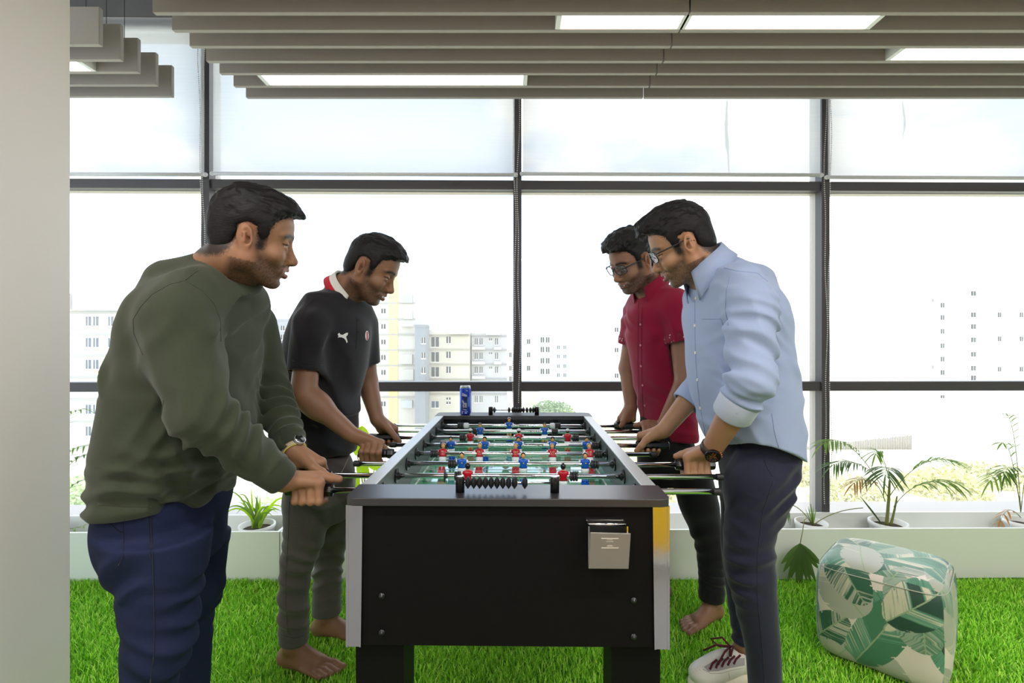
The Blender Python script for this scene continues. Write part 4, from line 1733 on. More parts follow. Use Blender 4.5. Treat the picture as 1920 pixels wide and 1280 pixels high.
def add_head(S, T, R, s=1.0, jaw=1.0, nose=1.0, fat=0.0):
    g = lambda *v: T + R @ (A3(*v) * s)
    def E(c, r, k=.012, op='+', ry=0):
        M = R
        if ry:
            cc, ss = math.cos(ry), math.sin(ry)
            M = R @ np.array([[cc, 0, ss], [0, 1, 0], [-ss, 0, cc]])
        S.ell(g(*c), A3(*r) * s, M, k * s, op)
    def K(a, b, ra, rb, k=.012, op='+'):
        S.cone(g(*a), g(*b), ra * s, rb * s, k * s, op)
    E((-.004, 0, .055), (.098, .077, .080), .02)              # skull
    E((.028, 0, .014), (.064, .063, .080), .02)               # face block
    E((.040, 0, -.046), (.046, .051, .050), .025)             # muzzle
    E((.077, 0, -.056), (.0185, .031, .024), .018)            # mouth mound
    for y in (-1, 1):
        K((-.002, y * .060, -.046), (.058, y * .023, -.092), .019 + fat * .006, .0155, .020)   # jaw line
        K((-.004, y * .062, -.010), (-.002, y * .061, -.046), .018, .019 + fat * .006, .02)
        E((.060, y * .040, -.020), (.027, .022 + fat * .005, .022), .018)       # cheek
        K((.0885, y * .009, .0345), (.0700, y * .046, .0315), .0090, .0090, .010)  # brow
    E((.070, 0, -.094), (.0185 * jaw, .024, .0160), .018)             # chin
    E((.094, 0, -.081), (.006, .022, .004), .010, '-')        # dip under the lower lip
    for y in (-1, 1):
        E((.096, y * .031, .0125), (.0215, .0205, .0115), .009, '-')       # socket
    # nose
    K((.0855, 0, .020), (.1020 * nose, 0, -.016), .0085, .0098, .010)
    K((.1020 * nose, 0, -.016), (.1075 * nose, 0, -.0255), .0098, .0115, .006)
    E((.1080 * nose, 0, -.0275), (.0115, .0120, .0100), .008)
    K((.104, 0, -.034), (.092, 0, -.042), .0055, .0060, .006)
    for y in (-1, 1):
        E((.0960, y * .0135, -.0300), (.0135, .0088, .0092), .005)
        E((.1030, y * .0068, -.0385), (.0052, .0036, .0034), .003, '-')
    # lips, parted in a smile
    for y in (-1, 1):
        K((.0965, 0, -.0530), (.0820, y * .028, -.0545), .0062, .0040, .006)
        K((.0955, 0, -.0690), (.0820, y * .027, -.0590), .0068, .0042, .006)
        K((.094, y * .020, -.031), (.078, y * .037, -.056), .0024, .0022, .007, '-')   # smile line
    E((.1010, 0, -.0610), (.0120, .0205, .0030), .002, '-')
    E((.0870, 0, -.0590), (.0065, .0190, .0055), .001)            # teeth
    # eyes: ball, upper and lower lid
    for y in (-1, 1):
        E((.0755, y * .031, .0105), (.0130, .0138, .0128), .001)
        E((.0762, y * .031, .0165), (.0148, .0172, .0092), .003, ry=.30)
        E((.0758, y * .031, .0020), (.0142, .0165, .0062), .003)
        # ear: rim, bowl, lobe
        c = (-.006, y * .074, .004)
        M = R @ np.array(Matrix.Rotation(y * .42, 3, 'Z')) @ np.array(Matrix.Rotation(-.18, 3, 'Y'))
        S.ell(g(-.012, y * .079, .006), A3(.021, .009, .033) * s, M, .006 * s)
        S.ell(g(-.006, y * .089, .008), A3(.0125, .007, .022) * s, M, .004 * s, '-')
        S.ell(g(-.005, y * .085, .000), A3(.007, .012, .010) * s, M, .004 * s, '-')
        S.cone(g(-.013, y * .086, .016), g(-.010, y * .086, -.006), .0030 * s, .0030 * s, .004 * s)
        S.ell(g(-.006, y * .079, -.024), A3(.010, .006, .010) * s, M, .006 * s)


def poly_sd(px, pz, poly):
    """signed distance to a polygon in the profile plane, negative inside"""
    d = np.full(len(px), 1e9)
    sgn = np.zeros(len(px), bool)
    n = len(poly)
    for i in range(n):
        ax, az = poly[i]
        bx, bz = poly[(i + 1) % n]
        ex, ez = bx - ax, bz - az
        t = np.clip(((px - ax) * ex + (pz - az) * ez) / (ex * ex + ez * ez), 0, 1)
        d = np.minimum(d, np.hypot(px - ax - t * ex, pz - az - t * ez))
        c = ((az > pz) != (bz > pz)) & (px < (bx - ax) * (pz - az) / (bz - az + 1e-12) + ax)
        sgn ^= c
    return np.where(sgn, -d, d)


def hair_mesh(T, R, s, blobs, line, strand, seed=1, side=.004, h=.0026, curl=.0):
    """blobs: extra volumes (centre, radii); line: profile polygon that keeps hair"""
    S = Sdf()
    g = lambda *v: T + R @ (A3(*v) * s)
    S.ell(g(-.004, 0, .055), (A3(.098, .077, .080) + side) * s, R, .02)
    S.ell(g(-.052, 0, .000), A3(.048, .058 + side, .060) * s, R, .02)
    for y in (-1, 1):
        S.ell(g(.030, y * .010, .045), A3(.046, .0605 + side * .6, .060) * s, R, .01)
    for c, r in blobs:
        S.ell(g(*c), A3(*r) * s, R, .018)
    poly = np.array(line)

    def cut(p):
        q = (p - T) @ R / s
        wob = (vnoise(q, 60, seed) - .5) * .006 + (vnoise(q, 260, seed) - .5) * .006
        back = np.clip((np.abs(q[:, 1]) - .035) / .04, 0, 1) * .012 * (q[:, 0] > .04)
        return poly_sd(q[:, 0] + back, q[:, 2], poly) * s + wob
    S.put(cut, T, .4, .011, 'i')

    def disp(p, d):
        o = np.zeros(len(p))
        m = np.abs(d) < .03
        q = (p[m] - T) @ R / s
        w1 = (vnoise(q * A3(1, 3.4, 2.2), 22, seed) - .5) * 2
        w2 = (vnoise(q * A3(1, 3.0, 2.0) + A3(0, 1, 1) * (.006 * w1)[:, None], 60, seed + 3) - .5) * 2
        w3 = (vnoise(q, 42, seed + 9) - .5) * 2
        top = np.clip((q[:, 2] - .03) / .07, .15, 1)
        o[m] = (strand * (.8 * w1 + .6 * w2) * (1 - curl) + curl * strand * (1.3 * w3 + .7 * w2) - strand * .35) * top - .0008
        return o
    S.disp = disp
    return S.mesh(h)


LINE = [(.10, .20), (.115, .10), (.088, .093), (.070, .078), (.058, .062), (.050, .040), (.040, .024), (.030, -.012), (.019, -.014), (.016, .010), (.012, .040), (-.012, .046), (-.032, .030), (-.036, -.005), (-.042, -.030), (-.060, -.052), (-.090, -.060), (-.15, -.06), (-.15, .20)]


def skin_cols(V, T, R, s, base, beard=.6, lips=(.36, .16, .13), brow=.9, seed=1, hairc=(.012, .010, .011)):
    """natural colours of the skin: lips, brows, stubble, eyes, nails left plain"""
    N = len(V)
    base = np.array(base)
    n1 = vnoise(V, 35, seed)
    n2 = vnoise(V, 420, seed + 2)
    C = base * (1 + .10 * (n1 - .5) + .08 * (n2 - .5))[:, None]
    q = (V - T) @ R / s
    x, y, z = q.T
    ay = np.abs(y)
    hd = (np.linalg.norm(q - A3(.02, 0, -.0), axis=1) < .17) & (z > -.16)

    def mix(m, col):
        m = (np.clip(m, 0, 1) * hd)[:, None]
        C[:] = C * (1 - m) + np.array(col) * m
    ss = lambda a, b, v: np.clip((v - a) / (b - a), 0, 1)
    # short hair round the edge of the hairline
    pd = poly_sd(x + np.clip((ay - .035) / .04, 0, 1) * .012 * (x > .04), z, np.array(LINE))
    mix(ss(.007, -.003, pd + (n2 - .5) * .010) * (z > -.075) * (1 - ((ay > .074) & (np.abs(x + .008) < .024) & (np.abs(z) < .04))) * .92, hairc)
    # ears and nose a little redder
    mix(ss(.070, .078, ay) * .25 * (np.abs(x) < .04), base * A3(1.15, .85, .8))
    mix(ss(.103, .112, x) * .3, base * A3(1.15, .88, .82))
    # stubble: jaw, chin, moustache
    jawl = -.016 - .42 * np.clip(x - .028, 0, .06)
    b_ = ss(.006, -.016, z - jawl) * ss(.012, .030, x + .06 * (z < -.05)) * ss(-.140, -.118, z)
    cheek = 1 - ss(.0, .016, ((z + .028) / 1.0 + .016)) * (x > .045) * (ay < .052)
    mo = np.exp(-(((z + .0450) / .0052) ** 2)) * (ay < .030) * (x > .074) * ss(.1, .094, x)
    gt = ss(-.066, -.078, z) * (x > .04)
    m = np.maximum(np.maximum(b_ * cheek * .85, mo), gt * .9 * ss(.012, .03, x))
    m = m * (.75 + .8 * (n2 - .3))
    # sideburn
    sb = np.exp(-(((x - .026) / .012) ** 2)) * ss(-.045, -.01, z) * ss(.03, .0, z) * (ay > .05)
    mix(np.maximum(m, sb * .8) * beard, hairc)
    # lips
    lp = np.exp(-(((z + .0530) / .0042) ** 2)) + np.exp(-(((z + .0695 - ay * .25) / .0050) ** 2))
    mix(np.clip(lp, 0, 1) * (ay < .028) * (x > .080) * ss(.080, .088, x + ay * .25) * .8, lips)
    # inside of the mouth, teeth
    op = (np.abs(z + .0608) < .0042) & (ay < .023) & (x < .0962) & (x > .076)
    mix(op * .95, (.03, .012, .010))
    mix((op & (z > -.0628) & (ay < .019)) * 1.0, (.70, .66, .60))
    # brows
    bz = .0330 + .004 * np.clip(ay / .03, 0, 1) - .007 * np.clip((ay - .035) / .02, 0, 1)
    br = np.exp(-(((z - bz) / .0052) ** 2)) * ss(.006, .012, ay) * ss(.060, .050, ay) * (x > .055)
    mix(br * 1.5 * brow * (.8 + .5 * (n2 - .4)), hairc)
    # eyeballs
    for sy in (-1, 1):
        e = np.linalg.norm(q - A3(.0755, sy * .031, .0105), axis=1)
        on = (e < .0142) & (x > .079)
        lid = np.abs(z - .0075) / .0046
        mix(on * (lid < 1), (.60, .57, .53))
        dd = np.hypot(y - sy * .0305, z - .0070)
        mix(on * (dd < .0064) * (lid < 1.0), (.03, .016, .010))
        lash = np.exp(-(((z - .0122) / .0016) ** 2)) * (np.abs(y - sy * .031) < .017) * (x > .072) * (e < .021)
        mix(lash * 1.2, (.010, .008, .008))
        mix(np.exp(-(((z + .002) / .006) ** 2)) * (np.abs(y - sy * .031) < .016) * (x > .07) * .22, base * .5)
    # nostrils
    for sy in (-1, 1):
        mix((np.linalg.norm((q - A3(.103, sy * .0068, -.0372)) / A3(.006, .004, .003), axis=1) < 1), base * .25)
    return C


# ------------------------------------------------------------------ hands, feet
def add_hand(S, W, C, a, e1, e2, s=1.0, thumb=(-55, .058, -75), rh=.0165, tw=(1, 1, 1, 1), spread=1.0, lead=0.0, wr=.026):
    """closed hand round a bar: W wrist, C grip centre, a bar direction toward the index side, e1 knuckle side, e2 the way the fingers go round"""
    a, e1 = unit(a), unit(e1)
    e2 = unit(np.asarray(e2) - e1 * (np.asarray(e2) @ e1))
    W, C = np.asarray(W, float), np.asarray(C, float)
    dirn = lambda deg: e1 * math.cos(math.radians(deg)) + e2 * math.sin(math.radians(deg))
    xs = np.array([.031, .0105, -.0095, -.0275]) * s * spread
    fr = np.array([.0098, .0101, .0095, .0083]) * s
    r0 = rh + .0095 * s
    M = []
    for i in range(4):
        arch = [.000, .003, .001, -.004][i] * s
        mcp = C + a * (xs[i] + lead) + dirn(-18 - 3 * i) * (r0 + .010 * s + arch)
        pip = C + a * (xs[i] + .002) + dirn(58 * tw[i]) * (r0 + .011 * s)
        dip = C + a * (xs[i] + .001) + dirn(128 * tw[i]) * (r0 + .0035 * s)
        tip = C + a * (xs[i]) + dirn(188 * tw[i]) * (r0 + .0005 * s)
        S.chain([mcp, pip, dip, tip], [fr[i] * 1.12, fr[i] * 1.0, fr[i] * .9, fr[i] * .78], .0035)
        S.ell(pip, A3(1.1, 1.1, 1.1) * fr[i], None, .003)
        M.append(mcp)
        q = W + (mcp - W) * .10 + a * xs[i] * .35
        S.cone(q, mcp, .0165 * s, .0118 * s, .010)
        S.ell(mcp + dirn(-20) * .002, A3(1, 1, 1) * fr[i] * 1.12, None, .004)
    # thenar and thumb
    ta, tx, te = thumb
    cmc = W + (C - W) * .30 + dirn(-70) * .012 * s + a * .006 * s
    m1 = C + a * (.020 * s + lead) + dirn(ta) * (r0 + .010 * s)
    m2 = C + a * (tx * .72 * s) + dirn((ta + te) / 2) * (r0 + .004 * s)
    m3 = C + a * (tx * s) + dirn(te) * (r0 + .0015 * s)
    S.cone(cmc, m1, .0175 * s, .0130 * s, .012)
    S.chain([m1, m2, m3], [.0122 * s, .0112 * s, .0095 * s], .005)
    S.cone(W + (C - W) * .2, C + dirn(-40) * (r0 + .004), .018 * s, .012 * s, .012)
    return M


def add_foot(S, A, head, s=1.0, big=1, zf=.012, leg=.12):
    """bare foot: A ankle centre, head the way it points, big +1 when the big toe is on the left of that way"""
    f = unit(A3(head[0], head[1], 0))
    l = A3(-f[1], f[0], 0)
    O = A3(A[0], A[1], zf)
    g = lambda x, y, z: O + (f * x + l * y * big) * s + A3(0, 0, z * s)
    S.cone(g(-.010, 0, .075), A3(A[0], A[1], zf + leg), .031 * s, .032 * s, .03)
    S.ell(g(-.036, -.003, .030), A3(.034, .030, .032) * s, np.stack([f, l, A3(0, 0, 1)], 1), .02)
    S.cone(g(-.002, .0, .062), g(.095, .008, .030), .034 * s, .022 * s, .03)
    S.cone(g(-.030, -.010, .024), g(.085, -.026, .018), .024 * s, .016 * s, .025)
    S.cone(g(-.020, .010, .034), g(.110, .024, .020), .022 * s, .017 * s, .025)
    S.ell(g(-.004, .031, .076), A3(.012, .010, .012) * s, None, .015)
    S.ell(g(-.006, -.031, .070), A3(.012, .010, .012) * s, None, .015)
    ys = [.031, .0075, -.0105, -.0265, -.0405]
    xe = [.178, .176, .166, .153, .138]
    rr = [.0135, .0098, .0093, .0090, .0085]
    for i in range(5):
        S.chain([g(.085 - .006 * i, ys[i] * .85, .019), g(xe[i] - .030, ys[i] * 1.05, .017), g(xe[i], ys[i] * 1.08, .0095)], [rr[i] * 1.2 * s, rr[i] * 1.05 * s, rr[i] * .9 * s], .0045)
        S.ell(g(xe[i], ys[i] * 1.08, .0095), A3(1.08, 1.08, 1) * rr[i] * s, None, .002)
    S.plane((0, 0, zf), (0, 0, -1), .006, '-', O, .3)


def azim(c):
    return math.atan2(c[0], c[1])


def torso_rows(sta, d, yaw=0.0):
    """sta: (py, px left, px right, half breadth [, distance]) read off the silhouette -> loft rows"""
    rows = []
    f = np.array([math.cos(yaw), math.sin(yaw)])
    for q in sta:
        py, xl, xr, b = q[:4]
        dd = q[4] if len(q) > 4 else d
        c = P((xl + xr) / 2, py, dd)
        al = azim(c)
        h = (xr - xl) / 2 / 960 * dd * math.cos(al)
        er = np.array([math.cos(al), -math.sin(al)])
        cs = abs(f @ er)
        sn = math.sqrt(max(0, 1 - cs * cs))
        a = math.sqrt(max(h * h - (b * sn) ** 2, (h * .35) ** 2)) / max(cs, .3)
        rows.append((c[2], c[0], c[1], a, b))
    return rows


def leg_rows(sta, d, ratio=1.0):
    rows = []
    for q in sta:
        py, xl, xr = q[:3]
        dd = q[3] if len(q) > 3 else d
        c = P((xl + xr) / 2, py, dd)
        h = (xr - xl) / 2 / 960 * dd * math.cos(azim(c))
        rows.append((c[2], c[0], c[1], h, h * ratio))
    return rows


def sdf_obj(name, S, h, mats, parent, cols=None, vf=None):
    V, F = S.mesh(h) if S is not None else vf
    return mesh_np(name, V, F, mats, parent, cols=cols(V) if callable(cols) else cols)
# ------------------------------------------------------------------ the four players
from mathutils.bvhtree import BVHTree
M_skin = mat('skin', (1, 1, 1), .48, attr='Col', bump=.12, bscale=700, spec=.4, sss=.12, bdist=.0008)
M_hair = mat('black hair', (.009, .008, .009), .5, bump=.6, bscale=140, stretch=(1, 3, 3), spec=.28)
M_lens = None
HB_ = .0032     # body resolution


class Skin2:
    """rays from the standpoint of the photo onto one garment, to lay seams, buttons and emblems on it"""

    def __init__(s, V, F):
        s.b = BVHTree.FromPolygons([tuple(v) for v in V], [tuple(int(i) for i in f) for f in F])

    def hit(s, px, py, lift=.0):
        d = Vector(((px - 960) / 960, 1, -(py - 636) / 960)).normalized()
        o = Vector((0, 0, EYE))
        h, n, i, _ = s.b.ray_cast(o, d)
        if h is None:
            h, n, i, _ = s.b.find_nearest(o + d * 1.6)
        if n.dot(d) > 0:
            n = -n
        return h + n * lift, n

    def line(s, pts, r, name, m, parent, step=6, lift=0.0, n=6):
        q = []
        for (a, b), (c, d) in zip(pts[:-1], pts[1:]):
            k = max(1, int(math.hypot(c - a, d - b) / step))
            q += [(a + (c - a) * t / k, b + (d - b) * t / k) for t in range(k)]
        q.append(pts[-1])
        P3 = [s.hit(x, y, lift)[0] for x, y in q]
        keep = [P3[0]]
        for p in P3[1:]:
            if (p - keep[-1]).length < .06:
                keep.append(p)
        if len(keep) < 2:
            return None
        return MB().tube(keep, r, n).build(name, m, parent)

    def patch(s, polys, name, mats, parent, lift=.0008):
        b = MB()
        for poly, mi in polys:
            top = [s.hit(x, y, lift)[0] for x, y in poly]
            bot = [s.hit(x, y, -.001)[0] for x, y in poly]
            n = len(top)
            b.add(top + bot, [tuple(range(n))] + [(i, (i + 1) % n, n + (i + 1) % n, n + i) for i in range(n)], mi)
        return b.build(name, mats, parent)

    def strip(s, up, lo, name, m, parent, n=24, k=6, lift=.0012):
        def at(pl, t):
            f = t * (len(pl) - 1)
            i = min(int(f), len(pl) - 2)
            f -= i
            return np.array(pl[i]) * (1 - f) + np.array(pl[i + 1]) * f
        rows = []
        for a in range(n + 1):
            u, l = at(up, a / n), at(lo, a / n)
            rows.append([s.hit(*(u + (l - u) * b / k), lift)[0] for b in range(k + 1)])
        return MB().rings(rows, 0, False, True, False).build(name, m, parent)

    def disc(s, px, py, r, th, name, m, parent, holes=True):
        p, n = s.hit(px, py)
        b = MB().lathe([(r, -.0005), (r, th * .7), (r * .85, th), (r * .7, th * .8), (0, th * .8)], p, n, 14)
        return b.build(name, m, parent)


def grip(i, off):
    xh, y, side = HANDLE[i]
    x = xh + side * off
    return A3(-.0113 + x * math.cos(TS) + y * math.sin(TS), 1.147 - x * math.sin(TS) + y * math.cos(TS), ZR)


def bar(i):
    s = -HANDLE[i][2]
    return A3(s * math.cos(TS), -s * math.sin(TS), 0)


def mids(rows, lo=None):
    return [A3(r[1], r[2], r[0]) for r in sorted(rows, key=lambda r: -r[0])]


def core(S, neck, torso, legs, sh, arms, neck_r=(.060, .066), T=None, R=None, s=1.0):
    """neck, the trunk hidden by the clothes, the arms, the hidden legs"""
    nk = T + R @ (A3(-.030, 0, -.045) * s)
    S.cone(nk, neck, neck_r[0] * s, neck_r[1] * s, .02)
    S.cone(T + R @ (A3(.004, 0, -.072) * s), neck + R @ A3(.016, 0, -.015), .038 * s, .044 * s, .03)
    m = mids(torso)
    m = [q for q in m if q[2] < neck[2] - .10]
    S.chain([neck] + m, [neck_r[1] * s] + [.055] * len(m), .03)
    for a, (pts, rad) in zip(sh, arms):
        S.cone(m[0], a, .045, .04, .03)
        S.chain([a] + pts, [.04] + rad[1:], .012)
    for rows, ank in legs:
        q = [m[-1]] + mids(rows)[1:]
        q = [v for v in q if v[2] > ank[2] + .10] + [ank]
        S.chain(q, [.05] + [.034] * (len(q) - 2) + [.032], .02)


def collar(name, parent, mats, c, ax, fwd, r, h, drop, point, gap, yr=1.0, rows_mat=None, flare=.016, n=44):
    ax = unit(ax)
    f = unit(np.asarray(fwd) - ax * (np.asarray(fwd) @ ax))
    l = np.cross(ax, f)
    lines = []
    for k in range(n + 1):
        t = -1 + 2 * k / n
        th = PI - t * (PI - gap)         # from one side of the front opening round the back to the other
        e = abs(t) ** 5
        d = f * math.cos(th) + l * math.sin(th) * yr
        tip = f * point * e * .55 - ax * point * e * .85
        lines.append([c + d * r * .97 - ax * .012, c + d * r + ax * h * (1 - .45 * e), c + d * (r + .006) + ax * (h + .003) * (1 - .45 * e), c + d * (r + flare * .55) + ax * (h - drop * .5) * (1 - .3 * e) + tip * .4,
                      c + d * (r + flare) + ax * (h - drop) + tip])
    b = MB()
    m_ = len(lines[0])
    vs = [p for q in lines for p in q]
    for k in range(n):
        for j in range(m_ - 1):
            o = k * m_ + j
            b.add([], [])
            b.f.append((o, o + 1, o + m_ + 1, o + m_))
            b.m.append(rows_mat[j] if rows_mat else 0)
            b.sm.append(True)
    b.v = [tuple(map(float, v)) for v in vs]
    o = b.build(name, mats, parent)
    s_ = o.modifiers.new('s', 'SOLIDIFY')
    s_.thickness = .0028
    s_.offset = 0
    return o


def band(name, parent, m, a, b, r, w, th=.003, n=36):
    """a strap round a limb: a centre, b axis"""
    ax = unit(b)
    return MB().lathe([(r, -w / 2), (r + th, -w / 2 + .001), (r + th, w / 2 - .001), (r, w / 2)], a, ax, n, caps=False).build(name, m, parent)


def glasses(parent, T, R, s, rim_m, lens_m, temple_m, w=.026, hgt=.019):
    g = lambda *v: T + R @ (A3(*v) * s)
    root = None
    for y in (-1, 1):
        pts = []
        for k in range(33):
            a = 2 * PI * k / 32
            cx = abs(math.cos(a)) ** .72 * (1 if math.cos(a) > 0 else -1)
            cz = abs(math.sin(a)) ** .72 * (1 if math.sin(a) > 0 else -1)
            yy = y * .034 + cx * w * y
            pts.append(g(.1085 - .9 * max(0, abs(yy) - .028) ** 1.2 - .004 * (cz < 0) * abs(cz), yy, .012 + cz * hgt))
        o = MB().tube(pts, .0016 if y else .001, 8).build('glasses_rim' if root is None else 'rim', rim_m, parent)
        if root is None:
            root = o
        else:
            o.parent = root
            o.matrix_parent_inverse = Matrix.Identity(4)
        b = MB()
        n = 32
        c = np.mean(pts[:-1], 0)
        b.add([tuple(c + R[:, 0] * .0015)] + [tuple(p) for p in pts[:-1]], [(0, 1 + k, 1 + (k + 1) % n) for k in range(n)], 0, True)
        l = b.build('lens', lens_m)
        l.parent = root
        t = MB().tube([g(.098, y * .060, .020), g(.085, y * .071, .020), g(.03, y * .077, .020), g(-.010, y * .082, .022), g(-.026, y * .081, .006)], [.0024, .0026, .0022, .0020, .0018], 8).build('temple', temple_m)
        l2 = t
        t.parent = root
    br = MB().tube([g(.107, -.010, .016), g(.112, 0, .020), g(.107, .010, .016)], .0018, 8).build('bridge', rim_m)
    br.parent = root
    root.name = 'glasses'
    return root


def lens_mat(name, tint, rough=.02, gl=.25):
    m, nt, out = new_mat(name)
    tr = nt.nodes.new('ShaderNodeBsdfTransparent')
    tr.inputs[0].default_value = (*tint, 1)
    g = nt.nodes.new('ShaderNodeBsdfGlossy')
    g.inputs[0].default_value = (.75, .8, 1, 1)
    g.inputs[1].default_value = rough
    mx = nt.nodes.new('ShaderNodeMixShader')
    mx.inputs[0].default_value = gl
    nt.links.new(tr.outputs[0], mx.inputs[1])
    nt.links.new(g.outputs[0], mx.inputs[2])
    nt.links.new(mx.outputs[0], out.inputs[0])
    return m


def cloth(name, rgb, rough=.85, noise=.06, ns=60, bump=.25, bs=1400, sheen=.2):
    return mat(name, srgb(*rgb), rough, noise=noise, nscale=ns, bump=bump, bscale=bs, sheen=sheen, spec=.2, bdist=.0006)


# ================================================================== man in the green sweatshirt
def man_green():
    T, R, s = A3(-.677, 1.329, 1.454), head_frame(1, -25.6, 11.1, 7.9), .99
    root = empty('person', (-.62, 1.38, 0), 0, 'person in dark green sweatshirt and blue jeans leaning over the near rods', 'person')
    shN, elN, wrN = P(335, 600, 1.20), P(378, 778, 1.16), P(533, 900, 1.285)
    shF, elF, wrF = P(470, 610, 1.60), P(508, 742, 1.62), P(551, 842, 1.50)
    neck = P(415, 515, 1.37)
    hip = P(320, 930, 1.38)
    TR = torso_rows([(528, 300, 478, .15), (560, 262, 494, .20), (600, 241, 501, .215), (650, 225, 501, .22), (700, 214, 499, .225), (750, 209, 498, .23), (800, 200, 496, .235), (850, 190, 490, .24),
                       (905, 182, 468, .24), (935, 181, 456, .235), (950, 182, 448, .235)], 1.38)
    L1 = leg_rows([(1000, 196, 404), (1050, 214, 397), (1096, 215, 389), (1130, 217, 380), (1177, 223, 375), (1205, 224, 374), (1233, 225, 361), (1280, 223, 338), (1380, 226, 322), (1470, 228, 312), (1515, 226, 316)], 1.27)
    L2 = leg_rows([(1000, 300, 434), (1067, 300, 427), (1117, 298, 422), (1140, 296, 412), (1155, 294, 404), (1177, 292, 402), (1224, 290, 399), (1280, 290, 396), (1350, 290, 388), (1395, 288, 388)], 1.52)
    aN, aF = A3(-.885, 1.27, .012), A3(-.96, 1.52, .012)
    S = Sdf()
    add_head(S, T, R, s, fat=1.0)
    core(S, neck, TR, ((L1, aN + A3(0, 0, .1)), (L2, aF + A3(0, 0, .1))), (shN, shF), (([elN, wrN], [.05, .046, .030]), ([elF, wrF], [.05, .044, .029])), T=T, R=R, s=s, neck_r=(.066, .074))
    c1, c2 = grip(0, .055), grip(1, .060)
    add_hand(S, wrN, c1, bar(0), A3(0, -.88, .45), A3(0, -.4, -.9), 1.06, thumb=(-62, .066, -88))
    add_hand(S, wrF, c2, bar(1), A3(0, .55, .83), A3(0, .8, -.6), 1.06, thumb=(-70, .060, -110))
    for a, big in ((aN, 1), (aF, -1)):
        add_foot(S, a, (1, -.15), 1.02, big)
    V, F = S.mesh(HB_)
    mesh_np('person_body', V, F, M_skin, root, cols=skin_cols(V, T, R, s, (0.339, 0.172, 0.095), beard=.80, seed=3))
    blobs = [((.010, 0, .098), (.088, .072, .046)), ((.058, 0, .096), (.044, .058, .028)), ((.090, .0, .086), (.020, .042, .016)), ((.100, -.006, .079), (.016, .034, .011)), ((-.075, 0, .035), (.030, .05, .055))]
    V, F = hair_mesh(T, R, s, blobs, LINE, .0048, 4, side=.0045)
    mesh_np('hair', V, F, M_hair, root)
    # sweatshirt
    Mg = cloth('green jersey', (62, 68, 52), ns=200, noise=.1)
    Mrib = cloth('green rib', (56, 62, 48), bump=.5, bs=500)
    S = Sdf()
    S.loft(TR, 0.0, 2.25, .05, flat=.02)
    S.cone(P(425, 535, 1.37), P(372, 555, 1.25), .070, .070, .05)
    S.cone(P(425, 535, 1.37), P(465, 570, 1.52), .070, .060, .05)
    S.cone(P(400, 520, 1.37), P(345, 550, 1.37), .07, .10, .06)
    S.chain([shN, elN], [.086, .070], .035)
    S.chain([elN, wrN + (elN - wrN) * .12], [.070, .043], .02)
    S.chain([shF, elF], [.078, .060], .03)
    S.chain([elF, wrF + (elF - wrF) * .10], [.060, .042], .02)
    # cuff openings, neck opening, hem split
    S.cone(wrN + (elN - wrN) * .16, wrN + (wrN - elN) * .3, .0365, .0365, .002, '-')
    S.cone(wrF + (elF - wrF) * .14, wrF + (wrF - elF) * .3, .0355, .0355, .002, '-')
    S.cone(neck + (neck - T) * .10, T, .078, .082, .004, '-')
    S.put(lambda p: p[:, 2] - np.where(p[:, 0] < -.838, .782, .838 - .48 * np.clip(p[:, 1] - 1.17, 0, .25)), P(330, 940, 1.35), .6, .004, '-')
    ua = unit(elN - shN)
    fa = unit(wrN - elN)
    fb = unit(wrF - elF)
    S.disp = folds([fold(elN + fa * .05, fa + A3(0, 0, .25), .036, .0065, (.13, .09, .10), 3, .7), fold(elN + fa * .17, fa, .030, .0045, (.11, .07, .07), 4, .8),
                    fold(elF + fb * .08, fb, .028, .0060, (.10, .09, .10), 5, .7), fold(shN + A3(.05, 0, -.10), A3(.8, 0, -.55), .060, .006, (.11, .12, .13), 6, .8),
                    fold(P(470, 620, 1.3), A3(1, -.3, .45), .036, .0060, (.10, .25, .22), 7, .5), fold(P(480, 760, 1.3), A3(1, -.3, .1), .05, .0040, (.08, .25, .18), 71, .5), fold(P(300, 800, 1.25), A3(.5, 0, 1), .09, .007, (.22, .2, .2), 8, .9),
                    fold(P(300, 915, 1.3), A3(.1, 0, 1), .042, .0055, (.25, .3, .07), 9, .9), fold(P(400, 880, 1.3), A3(.3, 0, 1), .05, .007, (.16, .3, .08), 10, .9)], .003, 9, 2)
    V, F = S.mesh(.0045)
    sw = mesh_np('sweatshirt', V, F, Mg, root)
    K = Skin2(V, F)
    K.line([(347, 526), (318, 533), (285, 552), (264, 575), (250, 598), (251, 625), (268, 665)], .0012, 'armhole_seam', Mrib, sw)
    K.line([(347, 526), (380, 545), (402, 570), (413, 600), (414, 640)], .0012, 'armhole_seam', Mrib, sw)
    K.line([(347, 526), (362, 513), (374, 505)], .0012, 'shoulder_seam', Mrib, sw)
    K.line([(307, 750), (300, 800), (293, 860), (291, 930)], .0012, 'side_seam', Mrib, sw)
    K.line([(184, 945), (230, 949), (283, 950)], .0012, 'hem_stitch', Mrib, sw)
    for q, (w, e, r0, r1) in enumerate(((wrN, elN, .043, .047), (wrF, elF, .0415, .046))):
        d = unit(e - w)
        o_ = w + d * (.006)
        b = MB().lathe([(r0 - .0055, .0), (r0 - .001, -.001), (r0, .004), (r1, .050), (r1 - .003, .056), (r0 - .0055, .05)], o_, d, 40, caps=False)
        b.build('cuff', Mrib, sw)
    # crew neck band
    ax = unit(T + R @ A3(-.03, 0, -.05) - neck)
    b = MB()
    cpts = [(372, 478), (383, 492), (398, 505), (415, 518), (432, 531), (448, 543), (461, 549)]
    K.line(cpts, .0075, 'neck_rib', Mrib, sw, lift=-.001, n=10)
